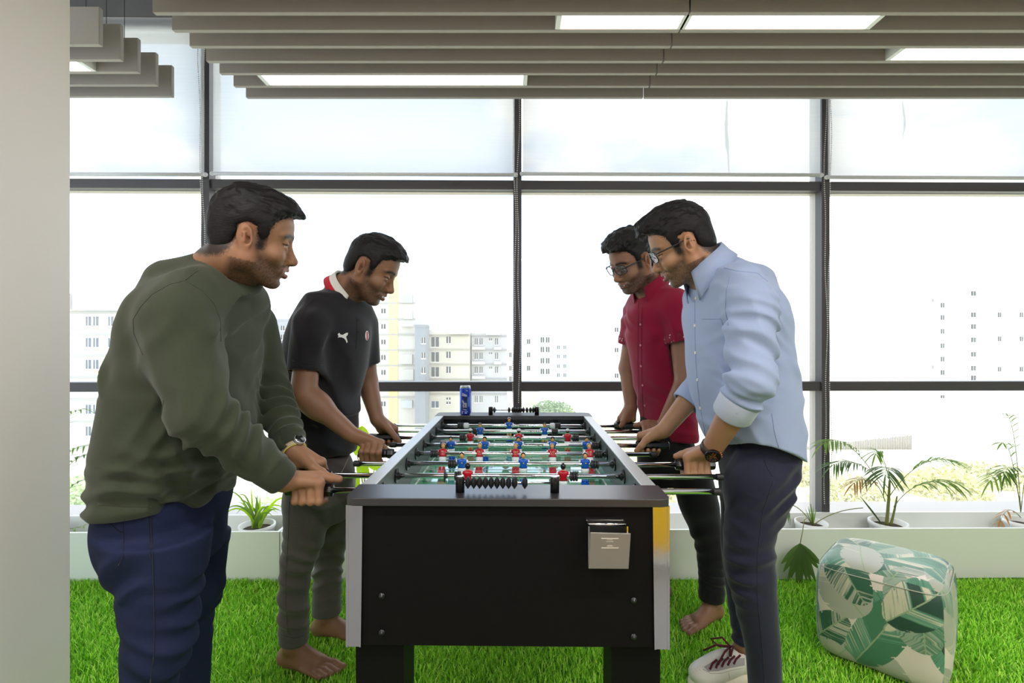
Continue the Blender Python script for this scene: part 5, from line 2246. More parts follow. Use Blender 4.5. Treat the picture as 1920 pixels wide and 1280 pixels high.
    # jeans
    Mj = mat('navy denim', srgb(37, 44, 75), .85, noise=.16, nscale=160, bump=.3, bscale=1500, spec=.2, bdist=.0006)
    Mjs = cloth('denim stitch', (20, 24, 44))
    S = Sdf()
    S.loft(torso_rows([(900, 205, 440, .20), (935, 192, 446, .205), (965, 187, 442, .205), (1005, 192, 436, .20), (1050, 210, 430, .18)], 1.38), 0, 2.3, .04)
    S.loft(L1, 0, 2.1, .03)
    S.loft(L2, 0, 2.1, .03)
    S.disp = folds([fold(P(350, 1180, 1.2), A3(.35, 0, 1), .045, .0055, (.14, .2, .10), 21, .8), fold(P(250, 1090, 1.2), A3(-.3, 0, 1), .05, .006, (.12, .2, .08), 22, .8),
                    fold(P(330, 1260, 1.2), A3(.5, 0, 1), .05, .006, (.14, .2, .12), 23, .8), fold(P(390, 1160, 1.5), A3(.5, 0, 1), .04, .006, (.1, .1, .09), 24, .8), fold(P(400, 1000, 1.3), A3(.7, 0, 1), .05, .005, (.1, .2, .1), 25, .8)], .0028, 11, 5)
    V, F = S.mesh(.005)
    je = mesh_np('jeans', V, F, Mj, root)
    K = Skin2(V, F)
    K.line([(286, 968), (286, 1010), (288, 1080), (290, 1150), (290, 1220), (282, 1279)], .0014, 'side_seam', Mjs, je)
    K.line([(230, 964), (232, 1010), (231, 1044), (222, 1060)], .0012, 'pocket_edge', Mjs, je)
    K.line([(193, 981), (206, 980), (218, 992), (230, 999)], .0016, 'pocket_arc', Mjs, je)
    K.line([(280, 965), (281, 1000), (283, 1046)], .0016, 'pocket_edge', Mjs, je)
    # smart watch on the far wrist
    Mb_ = mat('beige watch strap', srgb(186, 170, 140), .6)
    d = unit(wrF - elF)
    c = wrF - d * .004
    wt = band('wrist_watch', root, Mb_, c, d, .0315, .024)
    f = unit(np.cross(d, A3(0, 0, 1)) * .3 + A3(.9, -.25, .55))
    f = unit(f - d * (f @ d))
    MB().cyl(c + f * .030, c + f * .041, .017, 22).build('watch_case', mat('silver watch case', srgb(200, 200, 202), .25, metal=.6), wt)
    MB().cyl(c + f * .0408, c + f * .0416, .0145, 22).build('watch_glass', M_plas, wt)
    band('strap_edge', wt, mat('yellow strap edge', srgb(206, 190, 60), .6), c + d * .0122, d, .0317, .002)


# ================================================================== man in the black polo
def man_polo():
    T, R, s = A3(-.536, 1.926, 1.457), head_frame(1, 2.5, 28.7, 2.1), .99
    root = empty('person', (-.68, 1.95, 0), 0, 'person in a black polo with a red and white collar and grey trousers, barefoot', 'person')
    yaw = math.radians(-25)
    shN, elN, wrN = P(583, 610, 1.80), P(569, 738, 1.74), P(657, 812, 1.765)
    shF, elF, wrF = P(680, 610, 2.06), P(688, 715, 2.10), P(707, 785, 2.045)
    neck = P(640, 552, 1.95)
    hip = P(600, 880, 1.96)
    TR = torso_rows([(560, 580, 680, .12), (585, 556, 692, .15), (615, 543, 697, .16), (650, 534, 694, .16), (700, 527, 686, .155), (750, 526, 676, .15), (800, 529, 672, .15), (840, 533, 669, .15), (852, 535, 668, .15)], 1.95, yaw)
    L1 = leg_rows([(890, 532, 628), (950, 531, 620), (1020, 529, 608), (1067, 524, 588), (1130, 521, 580), (1175, 522, 580), (1203, 523, 581)], 1.87)
    L2 = leg_rows([(890, 572, 668), (950, 578, 662), (1000, 584, 655), (1067, 586, 642), (1110, 585, 641), (1150, 584, 641)], 2.06)
    aN, aF = mids(L1)[-1] + A3(.004, -.004, -.03), mids(L2)[-1] + A3(.004, -.004, -.03)
    S = Sdf()
    add_head(S, T, R, s)
    core(S, neck, TR, ((L1, A3(aN[0], aN[1], .13)), (L2, A3(aF[0], aF[1], .13))), (shN, shF), (([elN, wrN], [.05, .0445, .0275]), ([elF, wrF], [.048, .043, .0270])), T=T, R=R, s=s, neck_r=(.055, .060))
    # forearm bellies
    S.ell(elN + (wrN - elN) * .28, A3(.050, .043, .043), np.stack([unit(wrN - elN), unit(np.cross(wrN - elN, A3(0, 0, 1))), unit(np.cross(np.cross(wrN - elN, A3(0, 0, 1)), wrN - elN))], 1), .03)
    add_hand(S, wrN, grip(3, .074), bar(3), A3(0, -.35, .94), A3(0, -.94, -.35), 1.02, thumb=(-70, .050, -105), tw=(.9, .85, .8, .8))
    add_hand(S, wrF, grip(5, .045), bar(5), A3(-.1, .62, .78), A3(0, .78, -.62), 1.02, thumb=(-75, .052, -150), tw=(1.1, 1.1, 1.1, 1.1))
    for a, big, hd in ((aN, 1, (1, -.32)), (aF, -1, (1, -.12))):
        add_foot(S, a, hd, 1.0, big)
    V, F = S.mesh(HB_)
    mesh_np('person_body', V, F, M_skin, root, cols=skin_cols(V, T, R, s, (0.277, 0.141, 0.081), beard=.72, seed=8))
    blobs = [((.015, 0, .100), (.082, .066, .048)), ((.060, 0, .098), (.046, .056, .034)), ((.086, -.006, .088), (.028, .042, .022)), ((.104, -.012, .074), (.012, .026, .015))]
    V, F = hair_mesh(T, R, s, blobs, LINE, .0042, 9, side=.0035)
    mesh_np('hair', V, F, M_hair, root)
    Mp = cloth('black pique', (38, 37, 42), ns=300, noise=.12)
    Mps = cloth('black polo seam', (26, 25, 29))
    S = Sdf()
    S.loft(TR, yaw, 2.25, .04, flat=.012)
    S.cone(P(640, 562, 1.95), P(597, 578, 1.85), .055, .055, .05)
    S.cone(P(640, 562, 1.95), P(672, 585, 2.02), .055, .050, .05)
    eN, eF = shN + (elN - shN) * .64, shF + (elF - shF) * .62
    S.sleeve(shN, eN, .066, .0645, .03, .012)
    S.sleeve(shF, eF, .062, .060, .03, .012)
    for e, a, q in ((eN, elN, shN), (eF, elF, shF)):
        d = unit(a - q)
        S.cone(e - d * .015, a, .050, .050, .002, '-')
    S.cone(neck + (neck - T) * .12, T, .064, .068, .004, '-')
    S.disp = folds([fold(P(600, 640, 1.8), A3(1, 0, .35), .05, .0045, (.08, .1, .14), 31, .8), fold(P(650, 735, 1.9), A3(1, -.3, .25), .045, .0055, (.12, .25, .15), 32, .6),
                    fold(P(590, 820, 1.9), A3(.35, 0, 1), .06, .006, (.2, .2, .12), 33, .8)], .0025, 10, 6)
    V, F = S.mesh(.0048)
    po = mesh_np('polo_shirt', V, F, Mp, root)
    K = Skin2(V, F)
    Mw = mat('white print', srgb(240, 240, 240), .6)
    cat = [(633, 626), (636, 624), (638.5, 627), (643, 627.5), (646, 625.5), (650, 623.5), (652.5, 624), (651.5, 628), (648.5, 631), (650, 635), (651.5, 641), (650, 643), (648, 638), (645.5, 634.5), (641, 632.5), (636.5, 632), (633.5, 633), (634.5, 630)]
    K.patch([(cat, 0)], 'leaping_cat_logo', [Mw], po)
    Mr_ = mat('red badge', srgb(190, 30, 45), .6)
    cr = [(688 + 3.2 * math.cos(a), 629 + 9 * math.sin(a)) for a in [2 * PI * k / 16 for k in range(16)]]
    K.patch([(cr, 0)], 'club_badge', [Mw], po, .0006)
    K.patch([([(687, 622), (689.6, 622), (689.6, 637), (687, 637)], 0)], 'badge_stripe', [Mr_], po, .0012)
    K.line([(668, 592), (669, 625), (667, 655)], .0012, 'placket_seam', Mps, po)
    for q in ((672, 600), (671, 622)):
        K.disc(*q, .0045, .002, 'button', Mps, po)
    K.line([(548, 676), (575, 683), (605, 684)], .001, 'sleeve_hem', Mps, po)
    K.line([(614, 551), (590, 560), (574, 575), (564, 600)], .001, 'shoulder_seam', Mps, po)
    ax = unit(T + R @ A3(-.03, 0, -.05) - neck)
    f = A3(math.cos(yaw), math.sin(yaw), 0)
    collar('collar', po, [Mps, mat('collar white', srgb(232, 230, 226), .8), mat('collar red', srgb(200, 34, 52), .8), mat('collar green', srgb(30, 120, 90), .8)],
           neck + ax * .030, ax, f, .066, .022, .046, .030, .55, rows_mat=[3, 1, 1, 2], flare=.018)
    # trousers
    Mt = cloth('charcoal twill', (98, 94, 90), ns=120, noise=.14)
    Mts = cloth('charcoal seam', (74, 72, 70))
    S = Sdf()
    S.loft(torso_rows([(800, 556, 648, .12), (850, 548, 654, .125), (868, 542, 660, .125), (900, 536, 664, .13), (945, 534, 662, .13), (975, 540, 650, .11)], 1.96, yaw), yaw, 2.3, .04)
    S.loft(L1, 0, 2.1, .02)
    S.loft(L2, 0, 2.1, .02)
    S.disp = folds([fold(P(560, 1050, 1.8), A3(.35, 0, 1), .045, .005, (.1, .1, .10), 35, .9), fold(P(550, 1150, 1.8), A3(.3, 0, 1), .04, .006, (.1, .1, .10), 36, .9),
                    fold(P(610, 1080, 2.), A3(-.3, 0, 1), .04, .006, (.1, .1, .14), 37, .9), fold(P(620, 920, 1.9), A3(.8, 0, 1), .05, .006, (.12, .2, .12), 38, .9)], .003, 12, 7)
    V, F = S.mesh(.0048)
    tr = mesh_np('trousers', V, F, Mt, root)
    K = Skin2(V, F)
    K.line([(543, 940), (541, 1000), (537, 1070), (536, 1130), (540, 1190)], .0012, 'side_seam', Mts, tr)
    K.line([(526, 1190), (552, 1196), (577, 1189)], .001, 'hem_stitch', Mts, tr)
    K.line([(655, 852), (645, 875), (636, 893)], .0012, 'drawstring', mat('pale cord', srgb(196, 190, 178), .8), tr, lift=.003)


# ================================================================== man in the light blue shirt
def man_blue():
    T, R, s = A3(.553, 1.643, 1.495), head_frame(-1, -15.8, 24.4, -8.6), .985
    root = empty('person', (.72, 1.68, 0), 0, 'person with glasses in a light blue rolled sleeve shirt and navy trousers, white sneakers', 'person')
    yaw = math.radians(180 + 8)
    shN, elN, wrN = P(1408, 570, 1.45), P(1410, 712, 1.40), P(1334, 842, 1.545)
    shF, elF, wrF = P(1318, 600, 1.86), P(1322, 712, 1.92), P(1245, 806, 1.885)
    neck = P(1335, 512, 1.64)
    hip = P(1420, 880, 1.67)
    TR = torso_rows([(528, 1300, 1432, .14), (555, 1285, 1458, .18), (590, 1277, 1472, .20), (640, 1280, 1481, .19), (690, 1283, 1488, .19), (740, 1291, 1496, .19), (790, 1304, 1501, .19), (830, 1318, 1503, .19), (862, 1332, 1502, .19), (915, 1342, 1500, .19)], 1.66, yaw)
    L1 = leg_rows([(845, 1385, 1450), (890, 1356, 1484), (926, 1354, 1478), (952, 1358, 1466), (997, 1355, 1455), (1027, 1355, 1453), (1060, 1356, 1456), (1095, 1362, 1456), (1140, 1376, 1459), (1177, 1387, 1462), (1215, 1395, 1464), (1279, 1402, 1466), (1322, 1404, 1466)], 1.57)
    L2 = leg_rows([(900, 1348, 1440), (950, 1350, 1436), (1050, 1353, 1432), (1095, 1359, 1428), (1140, 1365, 1422), (1180, 1370, 1421), (1207, 1372, 1421)], 1.80)
    aN, aF = mids(L1)[-1].copy(), mids(L2)[-1].copy()
    aN[2] = aF[2] = .012
    S = Sdf()
    add_head(S, T, R, s, fat=.4)
    core(S, neck, TR, ((L1, aN + A3(0, 0, .12)), (L2, aF + A3(0, 0, .12))), (shF, shN), (([elF, wrF], [.05, .046, .0285]), ([elN, wrN], [.05, .049, .0300])), T=T, R=R, s=s, neck_r=(.062, .068))
    add_hand(S, wrN, grip(2, .058), bar(2), A3(0, -.88, .48), A3(0, -.48, -.88), 1.06, thumb=(-62, .050, -100))
    add_hand(S, wrF, grip(4, .048), bar(4), A3(.05, .55, .82), A3(0, .82, -.55), 1.05, thumb=(-80, .050, -150), tw=(1.12, 1.12, 1.12, 1.12))
    for a in (aN, aF):
        S.cone(a + A3(0, 0, .12), a + A3(0, 0, .05), .032, .032, .02)
        S.cone(a + A3(0, 0, .05), a + A3(-.10, -.02, .035), .034, .028, .02)
    V, F = S.mesh(HB_)
    mesh_np('person_body', V, F, M_skin, root, cols=skin_cols(V, T, R, s, (0.429, 0.232, 0.130), beard=.80, seed=12))
    blobs = [((.012, 0, .102), (.088, .070, .054)), ((.066, 0, .108), (.046, .056, .034)), ((.098, .0, .108), (.030, .044, .024)), ((.112, .0, .098), (.016, .034, .018))]
    V, F = hair_mesh(T, R, s, blobs, LINE, .0050, 14, side=.0035)
    mesh_np('hair', V, F, M_hair, root)
    glasses(root, T, R, s, mat('dark metal rim', (.02, .02, .025), .3, metal=.8), lens_mat('clear lens', (.86, .9, .95), gl=.22), mat('black temple', (.02, .02, .022), .35))
    Mb = cloth('light blue oxford', (166, 182, 216), ns=400, noise=.05, bump=.3, bs=1800)
    Mbs = cloth('blue shirt seam', (140, 156, 196))
    Mbi = cloth('pale inside of cuff', (196, 206, 226), bump=.4, bs=700)
    S = Sdf()
    S.loft(TR, yaw, 2.25, .04, flat=.01)
    S.cone(P(1345, 525, 1.65), P(1392, 535, 1.50), .060, .062, .05)
    S.cone(P(1345, 525, 1.65), P(1315, 560, 1.80), .060, .055, .05)
    S.cone(P(1352, 515, 1.66), P(1405, 540, 1.66), .06, .085, .06)
    tN, tF = elN + (wrN - elN) * .42, elF + (wrF - elF) * .42
    S.cone(shN, elN, .074, .062, .03)
    S.cone(shF, elF, .070, .058, .03)
    S.sleeve(elN, tN, .062, .052, .02, .004)
    S.sleeve(elF, tF, .058, .050, .02, .004)
    for t, w, e in ((tN, wrN, elN), (tF, wrF, elF)):
        d = unit(w - e)
        S.cone(t - d * .012, w, .042, .042, .002, '-')
    S.cone(neck + (neck - T) * .10, T, .070, .075, .004, '-')
    # shirt tail: curved hem, high at the sides
    hemc = P(1430, 836, 1.47)

    def hem(p):
        u = (p[:, 0] - hemc[0]) * 1.0
        z = hemc[2] - np.where(u < 0, np.minimum(np.abs(u) / .14, 1.3) ** 1.5 * .110, np.minimum(u / .11, 1.4) ** 1.5 * .035)
        return z - p[:, 2]
    S.put(lambda p: -hem(p), hemc, .45, .004, '-')
    fa, fb = unit(wrN - elN), unit(wrF - elF)
    S.disp = folds([fold(shN + (elN - shN) * .55, A3(.25, 0, 1), .034, .0062, (.11, .12, .10), 41, .9), fold(elN, A3(.6, 0, 1), .030, .0065, (.11, .1, .09), 42, .9), fold(elN + fa * .06, fa, .026, .004, (.07, .1, .07), 43, .8),
                    fold(P(1325, 650, 1.55), A3(1, .2, .25), .040, .0060, (.12, .25, .24), 44, .6), fold(P(1400, 800, 1.5), A3(.3, 0, 1), .04, .005, (.14, .25, .10), 72, .9), fold(P(1450, 760, 1.6), A3(.35, 0, 1), .06, .006, (.12, .2, .14), 45, .9), fold(P(1330, 820, 1.6), A3(.8, 0, .6), .05, .005, (.1, .2, .1), 46, .9),
                    fold(tF, fb, .03, .004, (.1, .1, .1), 47, .8), fold(P(1470, 640, 1.6), A3(.8, 0, .5), .05, .006, (.06, .2, .14), 48, .9)], .0026, 12, 9)
    V, F = S.mesh(.0045)
    sh = mesh_np('shirt', V, F, Mb, root)
    K = Skin2(V, F)
    K.line([(1303, 560), (1303, 610), (1304, 660), (1307, 710), (1312, 760), (1322, 812), (1335, 860)], .0012, 'placket_edge', Mbs, sh)
    Mbt = mat('pearl button', srgb(226, 220, 206), .3)
    for q in ((1305, 559), (1303, 610), (1304, 661), (1308, 712), (1313, 765)):
        K.disc(*q, .0052, .0022, 'button', Mbt, sh)
    K.line([(1316, 598), (1352, 598), (1358, 615), (1370, 645), (1366, 660), (1340, 672), (1326, 664), (1318, 630), (1316, 598)], .0011, 'pocket_edge', Mbs, sh)
    K.line([(1358, 502), (1382, 508), (1420, 512), (1440, 528)], .0012, 'yoke_seam', Mbs, sh)
    K.line([(1368, 520), (1362, 545), (1360, 580), (1366, 610)], .0012, 'armhole_seam', Mbs, sh)
    K.line([(1447, 775), (1452, 810), (1460, 838)], .0012, 'side_seam', Mbs, sh)
    for nm, t, w, e, rr in (('rolled_cuff', tN, wrN, elN, .055), ('rolled_cuff', tF, wrF, elF, .054)):
        d = unit(w - e)
        b = MB().lathe([(rr - .008, .012), (rr - .001, .014), (rr + .001, .010), (rr + .003, -.046), (rr, -.052), (rr - .006, -.05), (rr - .008, .012)], t, d, 40, caps=False)
        b.build(nm, Mb if t is tF else Mbi, sh)
    ax = unit(T + R @ A3(-.03, 0, -.05) - neck)
    f = A3(math.cos(yaw), math.sin(yaw), 0)
    collar('collar', sh, [Mb], neck + ax * .034, ax, f, .072, .026, .056, .045, .42, flare=.020)
    Mt = cloth('navy chino', (38, 40, 58), ns=160, noise=.10)
    Mts = cloth('navy seam', (26, 28, 42))
    S = Sdf()
    S.loft(torso_rows([(800, 1330, 1488, .165), (850, 1340, 1496, .17), (890, 1345, 1489, .17), (925, 1351, 1478, .165), (960, 1358, 1462, .14)], 1.67, yaw), yaw, 2.3, .04)
    S.loft(L1, 0, 2.1, .02)
    S.loft(L2, 0, 2.1, .02)
    S.disp = folds([fold(P(1400, 1060, 1.5), A3(-.2, 0, 1), .040, .0055, (.1, .1, .08), 51, .9), fold(P(1420, 1140, 1.5), A3(.3, 0, 1), .04, .005, (.1, .1, .10), 52, .9), fold(P(1370, 960, 1.5), A3(.5, 0, 1), .035, .0045, (.06, .1, .08), 53, .9),
                    fold(P(1470, 920, 1.5), A3(-.6, 0, 1), .04, .005, (.08, .1, .08), 54, .9), fold(P(1385, 1190, 1.8), A3(.2, 0, 1), .035, .005, (.1, .1, .08), 55, .9)], .0025, 12, 10)
    V, F = S.mesh(.0048)
    tr = mesh_np('trousers', V, F, Mt, root)
    K = Skin2(V, F)
    K.line([(1432, 858), (1440, 880), (1448, 893)], .0013, 'pocket_edge', Mts, tr)
    K.line([(1450, 900), (1430, 960), (1420, 1040), (1420, 1120), (1428, 1200), (1434, 1279)], .0012, 'side_seam', Mts, tr)
    # wrist watch
    d = unit(wrN - elN)
    c = wrN - d * .004
    wt = band('wrist_watch', root, mat('brown leather strap', srgb(58, 46, 42), .5), c, d, .0315, .022)
    f = unit(A3(-.05, -1, .22))
    f = unit(f - d * (f @ d))
    Mk = mat('gunmetal case', srgb(40, 38, 38), .3, metal=.7)
    Mcop = mat('copper accents', srgb(196, 120, 60), .35, metal=.6)
    MB().lathe([(.0185, .028), (.0225, .031), (.0225, .038), (.0195, .041), (.0185, .0385), (0, .0385)], c, f, 36).build('watch_case', Mk, wt)
    b = MB()
    u = unit(np.cross(f, A3(0, 0, 1)))
    v = np.cross(u, f)
    for k in range(12):
        a = 2 * PI * k / 12
        p = c + f * .0388 + (u * math.cos(a) + v * math.sin(a)) * .0155
        b.sphere(p, .0011, 6)
    for a, L in ((.4, .010), (2.2, .013), (3.0, .008)):
        b.tube([c + f * .0392, c + f * .0392 + (u * math.cos(a) + v * math.sin(a)) * L], .0006, 6)
    for a in (1.57, 3.6, 5.6):
        q = c + f * .0386 + (u * math.cos(a) + v * math.sin(a)) * .0085
        b.lathe([(.0034, 0), (.0034, .0006), (.0028, .0006), (.0028, .0001)], q, f, 16, caps=False)
    for a in (-.3, 0, .3):
        b.cyl(c + f * .034 + (u * math.cos(a + 2.9) + v * math.sin(a + 2.9)) * .022, c + f * .034 + (u * math.cos(a + 2.9) + v * math.sin(a + 2.9)) * .0265, .0022, 10)
    b.build('watch_hands', Mcop, wt)
    # sneakers
    Ms = mat('white sneaker leather', srgb(232, 228, 216), .5, noise=.03, nscale=30)
    Mso = mat('cream rubber sole', srgb(226, 220, 200), .6)
    Mlace = mat('maroon lace', srgb(88, 24, 36), .8)
    Mgs = mat('grey suede', srgb(170, 164, 164), .9)
    for A, hd in ((aF, unit(A3(-1, -.28, 0))), (aN, unit(A3(-1, -.1, 0)))):
        l = A3(-hd[1], hd[0], 0)
        O = A3(A[0], A[1], .012) + hd * (.016 if A is aF else 0)
        g = lambda x, y, z: O + hd * x + l * y + A3(0, 0, z)
        M3 = np.stack([hd, l, A3(0, 0, 1)], 1)
        S = Sdf()
        S.ell(g(.128, .0, .046), A3(.073, .049, .034), M3, .03)
        S.ell(g(.150, .0, .040), A3(.046, .044, .030), M3, .02)
        S.ell(g(.06, .0, .062), A3(.090, .047, .045), M3, .03)
        S.ell(g(-.035, .0, .060), A3(.048, .040, .052), M3, .03)
        S.cone(g(-.020, 0, .075), g(-.014, 0, .098), .043, .041, .02)
        S.plane(O + A3(0, 0, .026), (0, 0, -1), .002, '-', O, .4)
        S.cone(g(-.005, 0, .088), g(-.01, 0, .2), .034, .036, .004, '-')
        V0, F0 = S.mesh(.0035)
        so = mesh_np('sneaker', V0, F0, Ms, root)
        S = Sdf()
        S.ell(g(.130, .0, .014), A3(.078, .053, .034), M3, .03)
        S.ell(g(.05, .0, .014), A3(.100, .049, .034), M3, .03)
        S.ell(g(-.040, .0, .014), A3(.052, .044, .034), M3, .03)
        S.plane(O, (0, 0, -1), .003, '-', O, .4)
        S.plane(O + A3(0, 0, .034), (0, 0, 1), .004, '-', O, .4)
        V, F = S.mesh(.0035)
        mesh_np('shoe_sole', V, F, Mso, so)
        if A is aF:
            b = MB()
            for sg in (-1, 1):
                b.tube([g(.045, 0, .119), g(.055, sg * .028, .136), g(.085, sg * .052, .122), g(.07, sg * .030, .108), g(.045, 0, .117)], .0036, 8)
                b.tube([g(.045, 0, .119), g(.085, sg * .022, .118), g(.125, sg * .040, .094)], .0034, 8)
            b.build('lace_bow', Mlace, so)
            K = Skin2(V0, F0)
            K.strip([(1320, 1250), (1336, 1240), (1360, 1234), (1396, 1233)], [(1328, 1259), (1346, 1258), (1368, 1252), (1396, 1247)], 'eyelet_panel', Mgs, so)
            for k in range(5):
                K.line([(1331 + 11 * k, 1255 - 2.6 * k), (1336 + 11 * k, 1244 - 2.2 * k), (1344 + 11 * k, 1237 - 2.2 * k)], .0034, 'lace', Mlace, so, step=3, lift=.002, n=8)
            Mseam = mat('stitched leather edge', srgb(196, 190, 178), .6)
            K.line([(1318, 1254), (1332, 1262), (1352, 1262), (1372, 1256), (1394, 1252)], .0011, 'panel_seam', Mseam, so, step=4)
            K.line([(1366, 1260), (1368, 1272), (1376, 1278), (1388, 1272), (1396, 1262)], .0010, 'side_emblem', Mseam, so, step=4)
            b = MB()
            for a_, c_ in ((1303, 1254), (1308, 1251), (1313, 1249), (1300, 1259), (1306, 1257), (1312, 1255), (1318, 1250)):
                b.sphere(K.hit(a_, c_)[0], .0011, 6)
            b.build('toe_perforation', Mseam, so)


# ================================================================== man in the red shirt
def man_red():
    T, R, s = A3(.51, 2.152, 1.518), head_frame(-1, 26.1, 26.5, -4.6), .99
    root = empty('person', (.62, 2.24, 0), 0, 'person with glasses in a dark red short sleeve shirt and black trousers, barefoot', 'person')
    yaw = math.radians(180 + 32)
    shR, elR, wrR = P(1192, 588, 2.34), P(1178, 690, 2.38), P(1183, 762, 2.335)
    shL, elL, wrL = P(1268, 580, 2.10), P(1286, 715, 2.06), P(1243, 800, 2.17)
    neck = P(1222, 545, 2.20)
    hip = P(1245, 850, 2.25)
    TR = torso_rows([(555, 1192, 1290, .12), (580, 1176, 1308, .145), (620, 1174, 1308, .15), (672, 1180, 1306, .145), (719, 1187, 1306, .145), (761, 1195, 1306, .145), (800, 1198, 1306, .145), (822, 1199, 1306, .145)], 2.23, yaw)
    L1 = leg_rows([(850, 1248, 1326), (900, 1258, 1338), (930, 1266, 1345), (971, 1280, 1352), (1016, 1300, 1358), (1065, 1308, 1360), (1100, 1309, 1360), (1124, 1309, 1359)], 2.17)
    L2 = leg_rows([(850, 1196, 1262), (910, 1203, 1252), (960, 1206, 1250), (1030, 1206, 1252), (1118, 1208, 1256)], 2.36)
    aL, aR = mids(L1)[-1] + A3(0, 0, -.03), mids(L2)[-1] + A3(0, 0, -.03)
    S = Sdf()
    add_head(S, T, R, s)
    core(S, neck, TR, ((L1, A3(aL[0], aL[1], .13)), (L2, A3(aR[0], aR[1], .13))), (shR, shL), (([elR, wrR], [.05, .043, .028]), ([elL, wrL], [.05, .043, .028])), T=T, R=R, s=s, neck_r=(.056, .062))
    add_hand(S, wrR, grip(7, .052), bar(7), A3(.1, .25, .96), A3(0, .96, -.25), 1.0, thumb=(-60, .030, -95))
    add_hand(S, wrL, grip(6, .042), bar(6), A3(.1, -.45, .89), A3(0, -.89, -.45), 1.0, thumb=(-40, .062, -40), tw=(.9, .9, .9, .9))
    for a, big, hd in ((aL, 1, (-.85, -.5)), (aR, -1, (-1, -.2))):
        add_foot(S, a, hd, .98, big)
    V, F = S.mesh(HB_)
    mesh_np('person_body', V, F, M_skin, root, cols=skin_cols(V, T, R, s, (0.305, 0.156, 0.095), beard=.85, seed=17))
    blobs = [((.012, 0, .104), (.086, .072, .052)), ((.060, 0, .106), (.050, .060, .036)), ((.094, 0, .096), (.026, .046, .024)), ((-.05, 0, .09), (.05, .06, .05))]
    V, F = hair_mesh(T, R, s, blobs, LINE, .0072, 19, side=.004, curl=.7)
    mesh_np('hair', V, F, M_hair, root)
    glasses(root, T, R, s, mat('black acetate rim', (.015, .015, .018), .3), lens_mat('blue coated lens', (.80, .78, .95), gl=.22), mat('slate temple', (.03, .035, .045), .35), .027, .020)
    Mr = cloth('dark red cotton', (140, 18, 52), ns=300, noise=.07)
    Mrs = cloth('dark red seam', (110, 10, 38))
    S = Sdf()
    S.loft(TR, yaw, 2.25, .04, flat=.012)
    S.cone(P(1226, 553, 2.2), P(1200, 572, 2.30), .055, .055, .05)
    S.cone(P(1226, 553, 2.2), P(1262, 565, 2.12), .055, .055, .05)
    eR, eL = shR + (elR - shR) * .50, shL + (elL - shL) * .42
    S.sleeve(shR, eR, .062, .060, .03, .012)
    S.sleeve(shL, eL, .066, .064, .03, .012)
    for e, a, q in ((eR, elR, shR), (eL, elL, shL)):
        d = unit(a - q)
        S.cone(e - d * .015, a, .049, .049, .002, '-')
    S.cone(neck + (neck - T) * .12, T, .066, .070, .004, '-')
    S.disp = folds([fold(P(1230, 640, 2.1), A3(1, .3, .2), .06, .005, (.12, .2, .18), 61, .6), fold(P(1225, 770, 2.1), A3(.3, 0, 1), .05, .005, (.14, .2, .12), 62, .9), fold(P(1180, 600, 2.3), A3(.4, 0, 1), .05, .004, (.08, .1, .1), 63, .9)], .0025, 11, 11)
    V, F = S.mesh(.005)
    sh = mesh_np('shirt', V, F, Mr, root)
    K = Skin2(V, F)
    K.line([(1204, 572), (1203, 620), (1203, 680), (1204, 740), (1208, 800)], .0014, 'placket_edge', Mrs, sh)
    K.line([(1197, 566), (1196, 620), (1196, 680), (1198, 740)], .0012, 'placket_edge', Mrs, sh)
    Mbt = mat('small dark button', srgb(190, 120, 130), .3)
    for q in ((1201, 608), (1201, 647), (1202, 686), (1205, 722), (1209, 760)):
        K.disc(*q, .0050, .0022, 'button', Mbt, sh)
    mpat, nt, out = new_mat('dotted red lining')
    bs = nt.nodes.new('ShaderNodeBsdfPrincipled')
    vo = nt.nodes.new('ShaderNodeTexVoronoi')
    vo.inputs['Scale'].default_value = 75
    tcx = nt.nodes.new('ShaderNodeTexCoord')
    nt.links.new(tcx.outputs['Object'], vo.inputs[0])
    rp = nt.nodes.new('ShaderNodeValToRGB')
    rp.color_ramp.interpolation = 'CONSTANT'
    rp.color_ramp.elements[0].color = srgb(214, 170, 176)
    rp.color_ramp.elements[1].position = .26
    rp.color_ramp.elements[1].color = srgb(126, 16, 46)
    nt.links.new(vo.outputs['Distance'], rp.inputs[0])
    nt.links.new(rp.outputs[0], bs.inputs[0])
    bs.inputs['Roughness'].default_value = .85
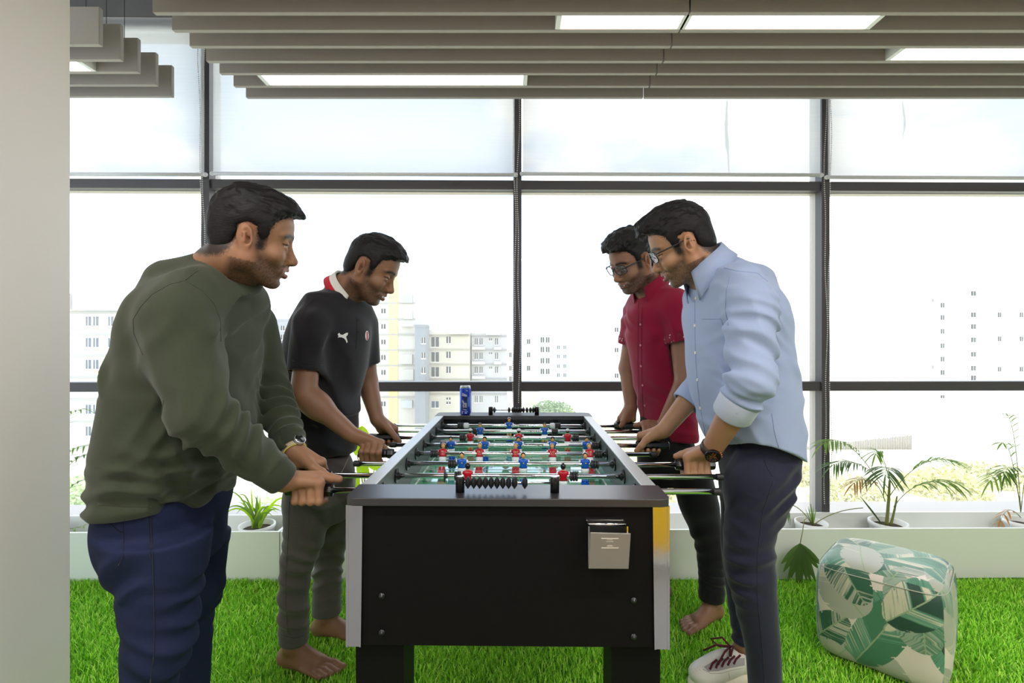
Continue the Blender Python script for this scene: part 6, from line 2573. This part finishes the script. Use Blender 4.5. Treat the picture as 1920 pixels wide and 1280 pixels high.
    nt.links.new(bs.outputs[0], out.inputs[0])
    for e, a, q, rr in ((eR, elR, shR, .0605), (eL, elL, shL, .0645)):
        d = unit(a - q)
        MB().lathe([(rr - .007, .013), (rr + .001, .014), (rr + .0025, .010), (rr + .003, -.018), (rr, -.020)], e, d, 36, caps=False).build('sleeve_cuff', mpat, sh)
    ax = unit(T + R @ A3(-.03, 0, -.05) - neck)
    f = A3(math.cos(yaw), math.sin(yaw), 0)
    collar('collar', sh, [Mr, mpat], neck + ax * .032, ax, f, .066, .024, .050, .045, .42, flare=.018, rows_mat=[1, 0, 0, 0])
    Mt = cloth('black trousers', (24, 23, 26), ns=160, noise=.1)
    S = Sdf()
    S.loft(torso_rows([(780, 1202, 1292, .115), (820, 1198, 1298, .12), (860, 1196, 1306, .125), (900, 1200, 1318, .125)], 2.25, yaw), yaw, 2.3, .04)
    S.loft(L1, 0, 2.1, .02)
    S.loft(L2, 0, 2.1, .02)
    S.disp = folds([fold(P(1320, 1010, 2.1), A3(-.2, 0, 1), .05, .005, (.1, .1, .12), 65, .9), fold(P(1335, 1100, 2.1), A3(.2, 0, 1), .035, .006, (.1, .1, .08), 66, .9)], .0025, 12, 12)
    V, F = S.mesh(.005)
    mesh_np('trousers', V, F, Mt, root)


for fn in (man_green, man_polo, man_blue, man_red):
    if ONLY is None or fn.__name__ in ONLY:
        fn()
# ------------------------------------------------------------------ unseen fill lights added to brighten the room
def area(name, loc, sx, sy, power, rot=(0, 0, 0), col=(1, .97, .93)):
    l = bpy.data.lights.new(name, 'AREA')
    l.shape = 'RECTANGLE'
    l.size, l.size_y = sx, sy
    l.energy = power
    l.color = col
    o = bpy.data.objects.new(name, l)
    COL.objects.link(o)
    o.location = loc
    o.rotation_euler = rot
    return o


for x, y in ((-.9, .2), (1.2, .2), (3.0, .2), (-.6, -1.2), (1.4, -1.2), (3.2, -1.2), (.4, -2.4), (2.6, -2.4)):
    area('unseen_fill_light', (x, y, ZB + .02), 1.2, .12, 21)
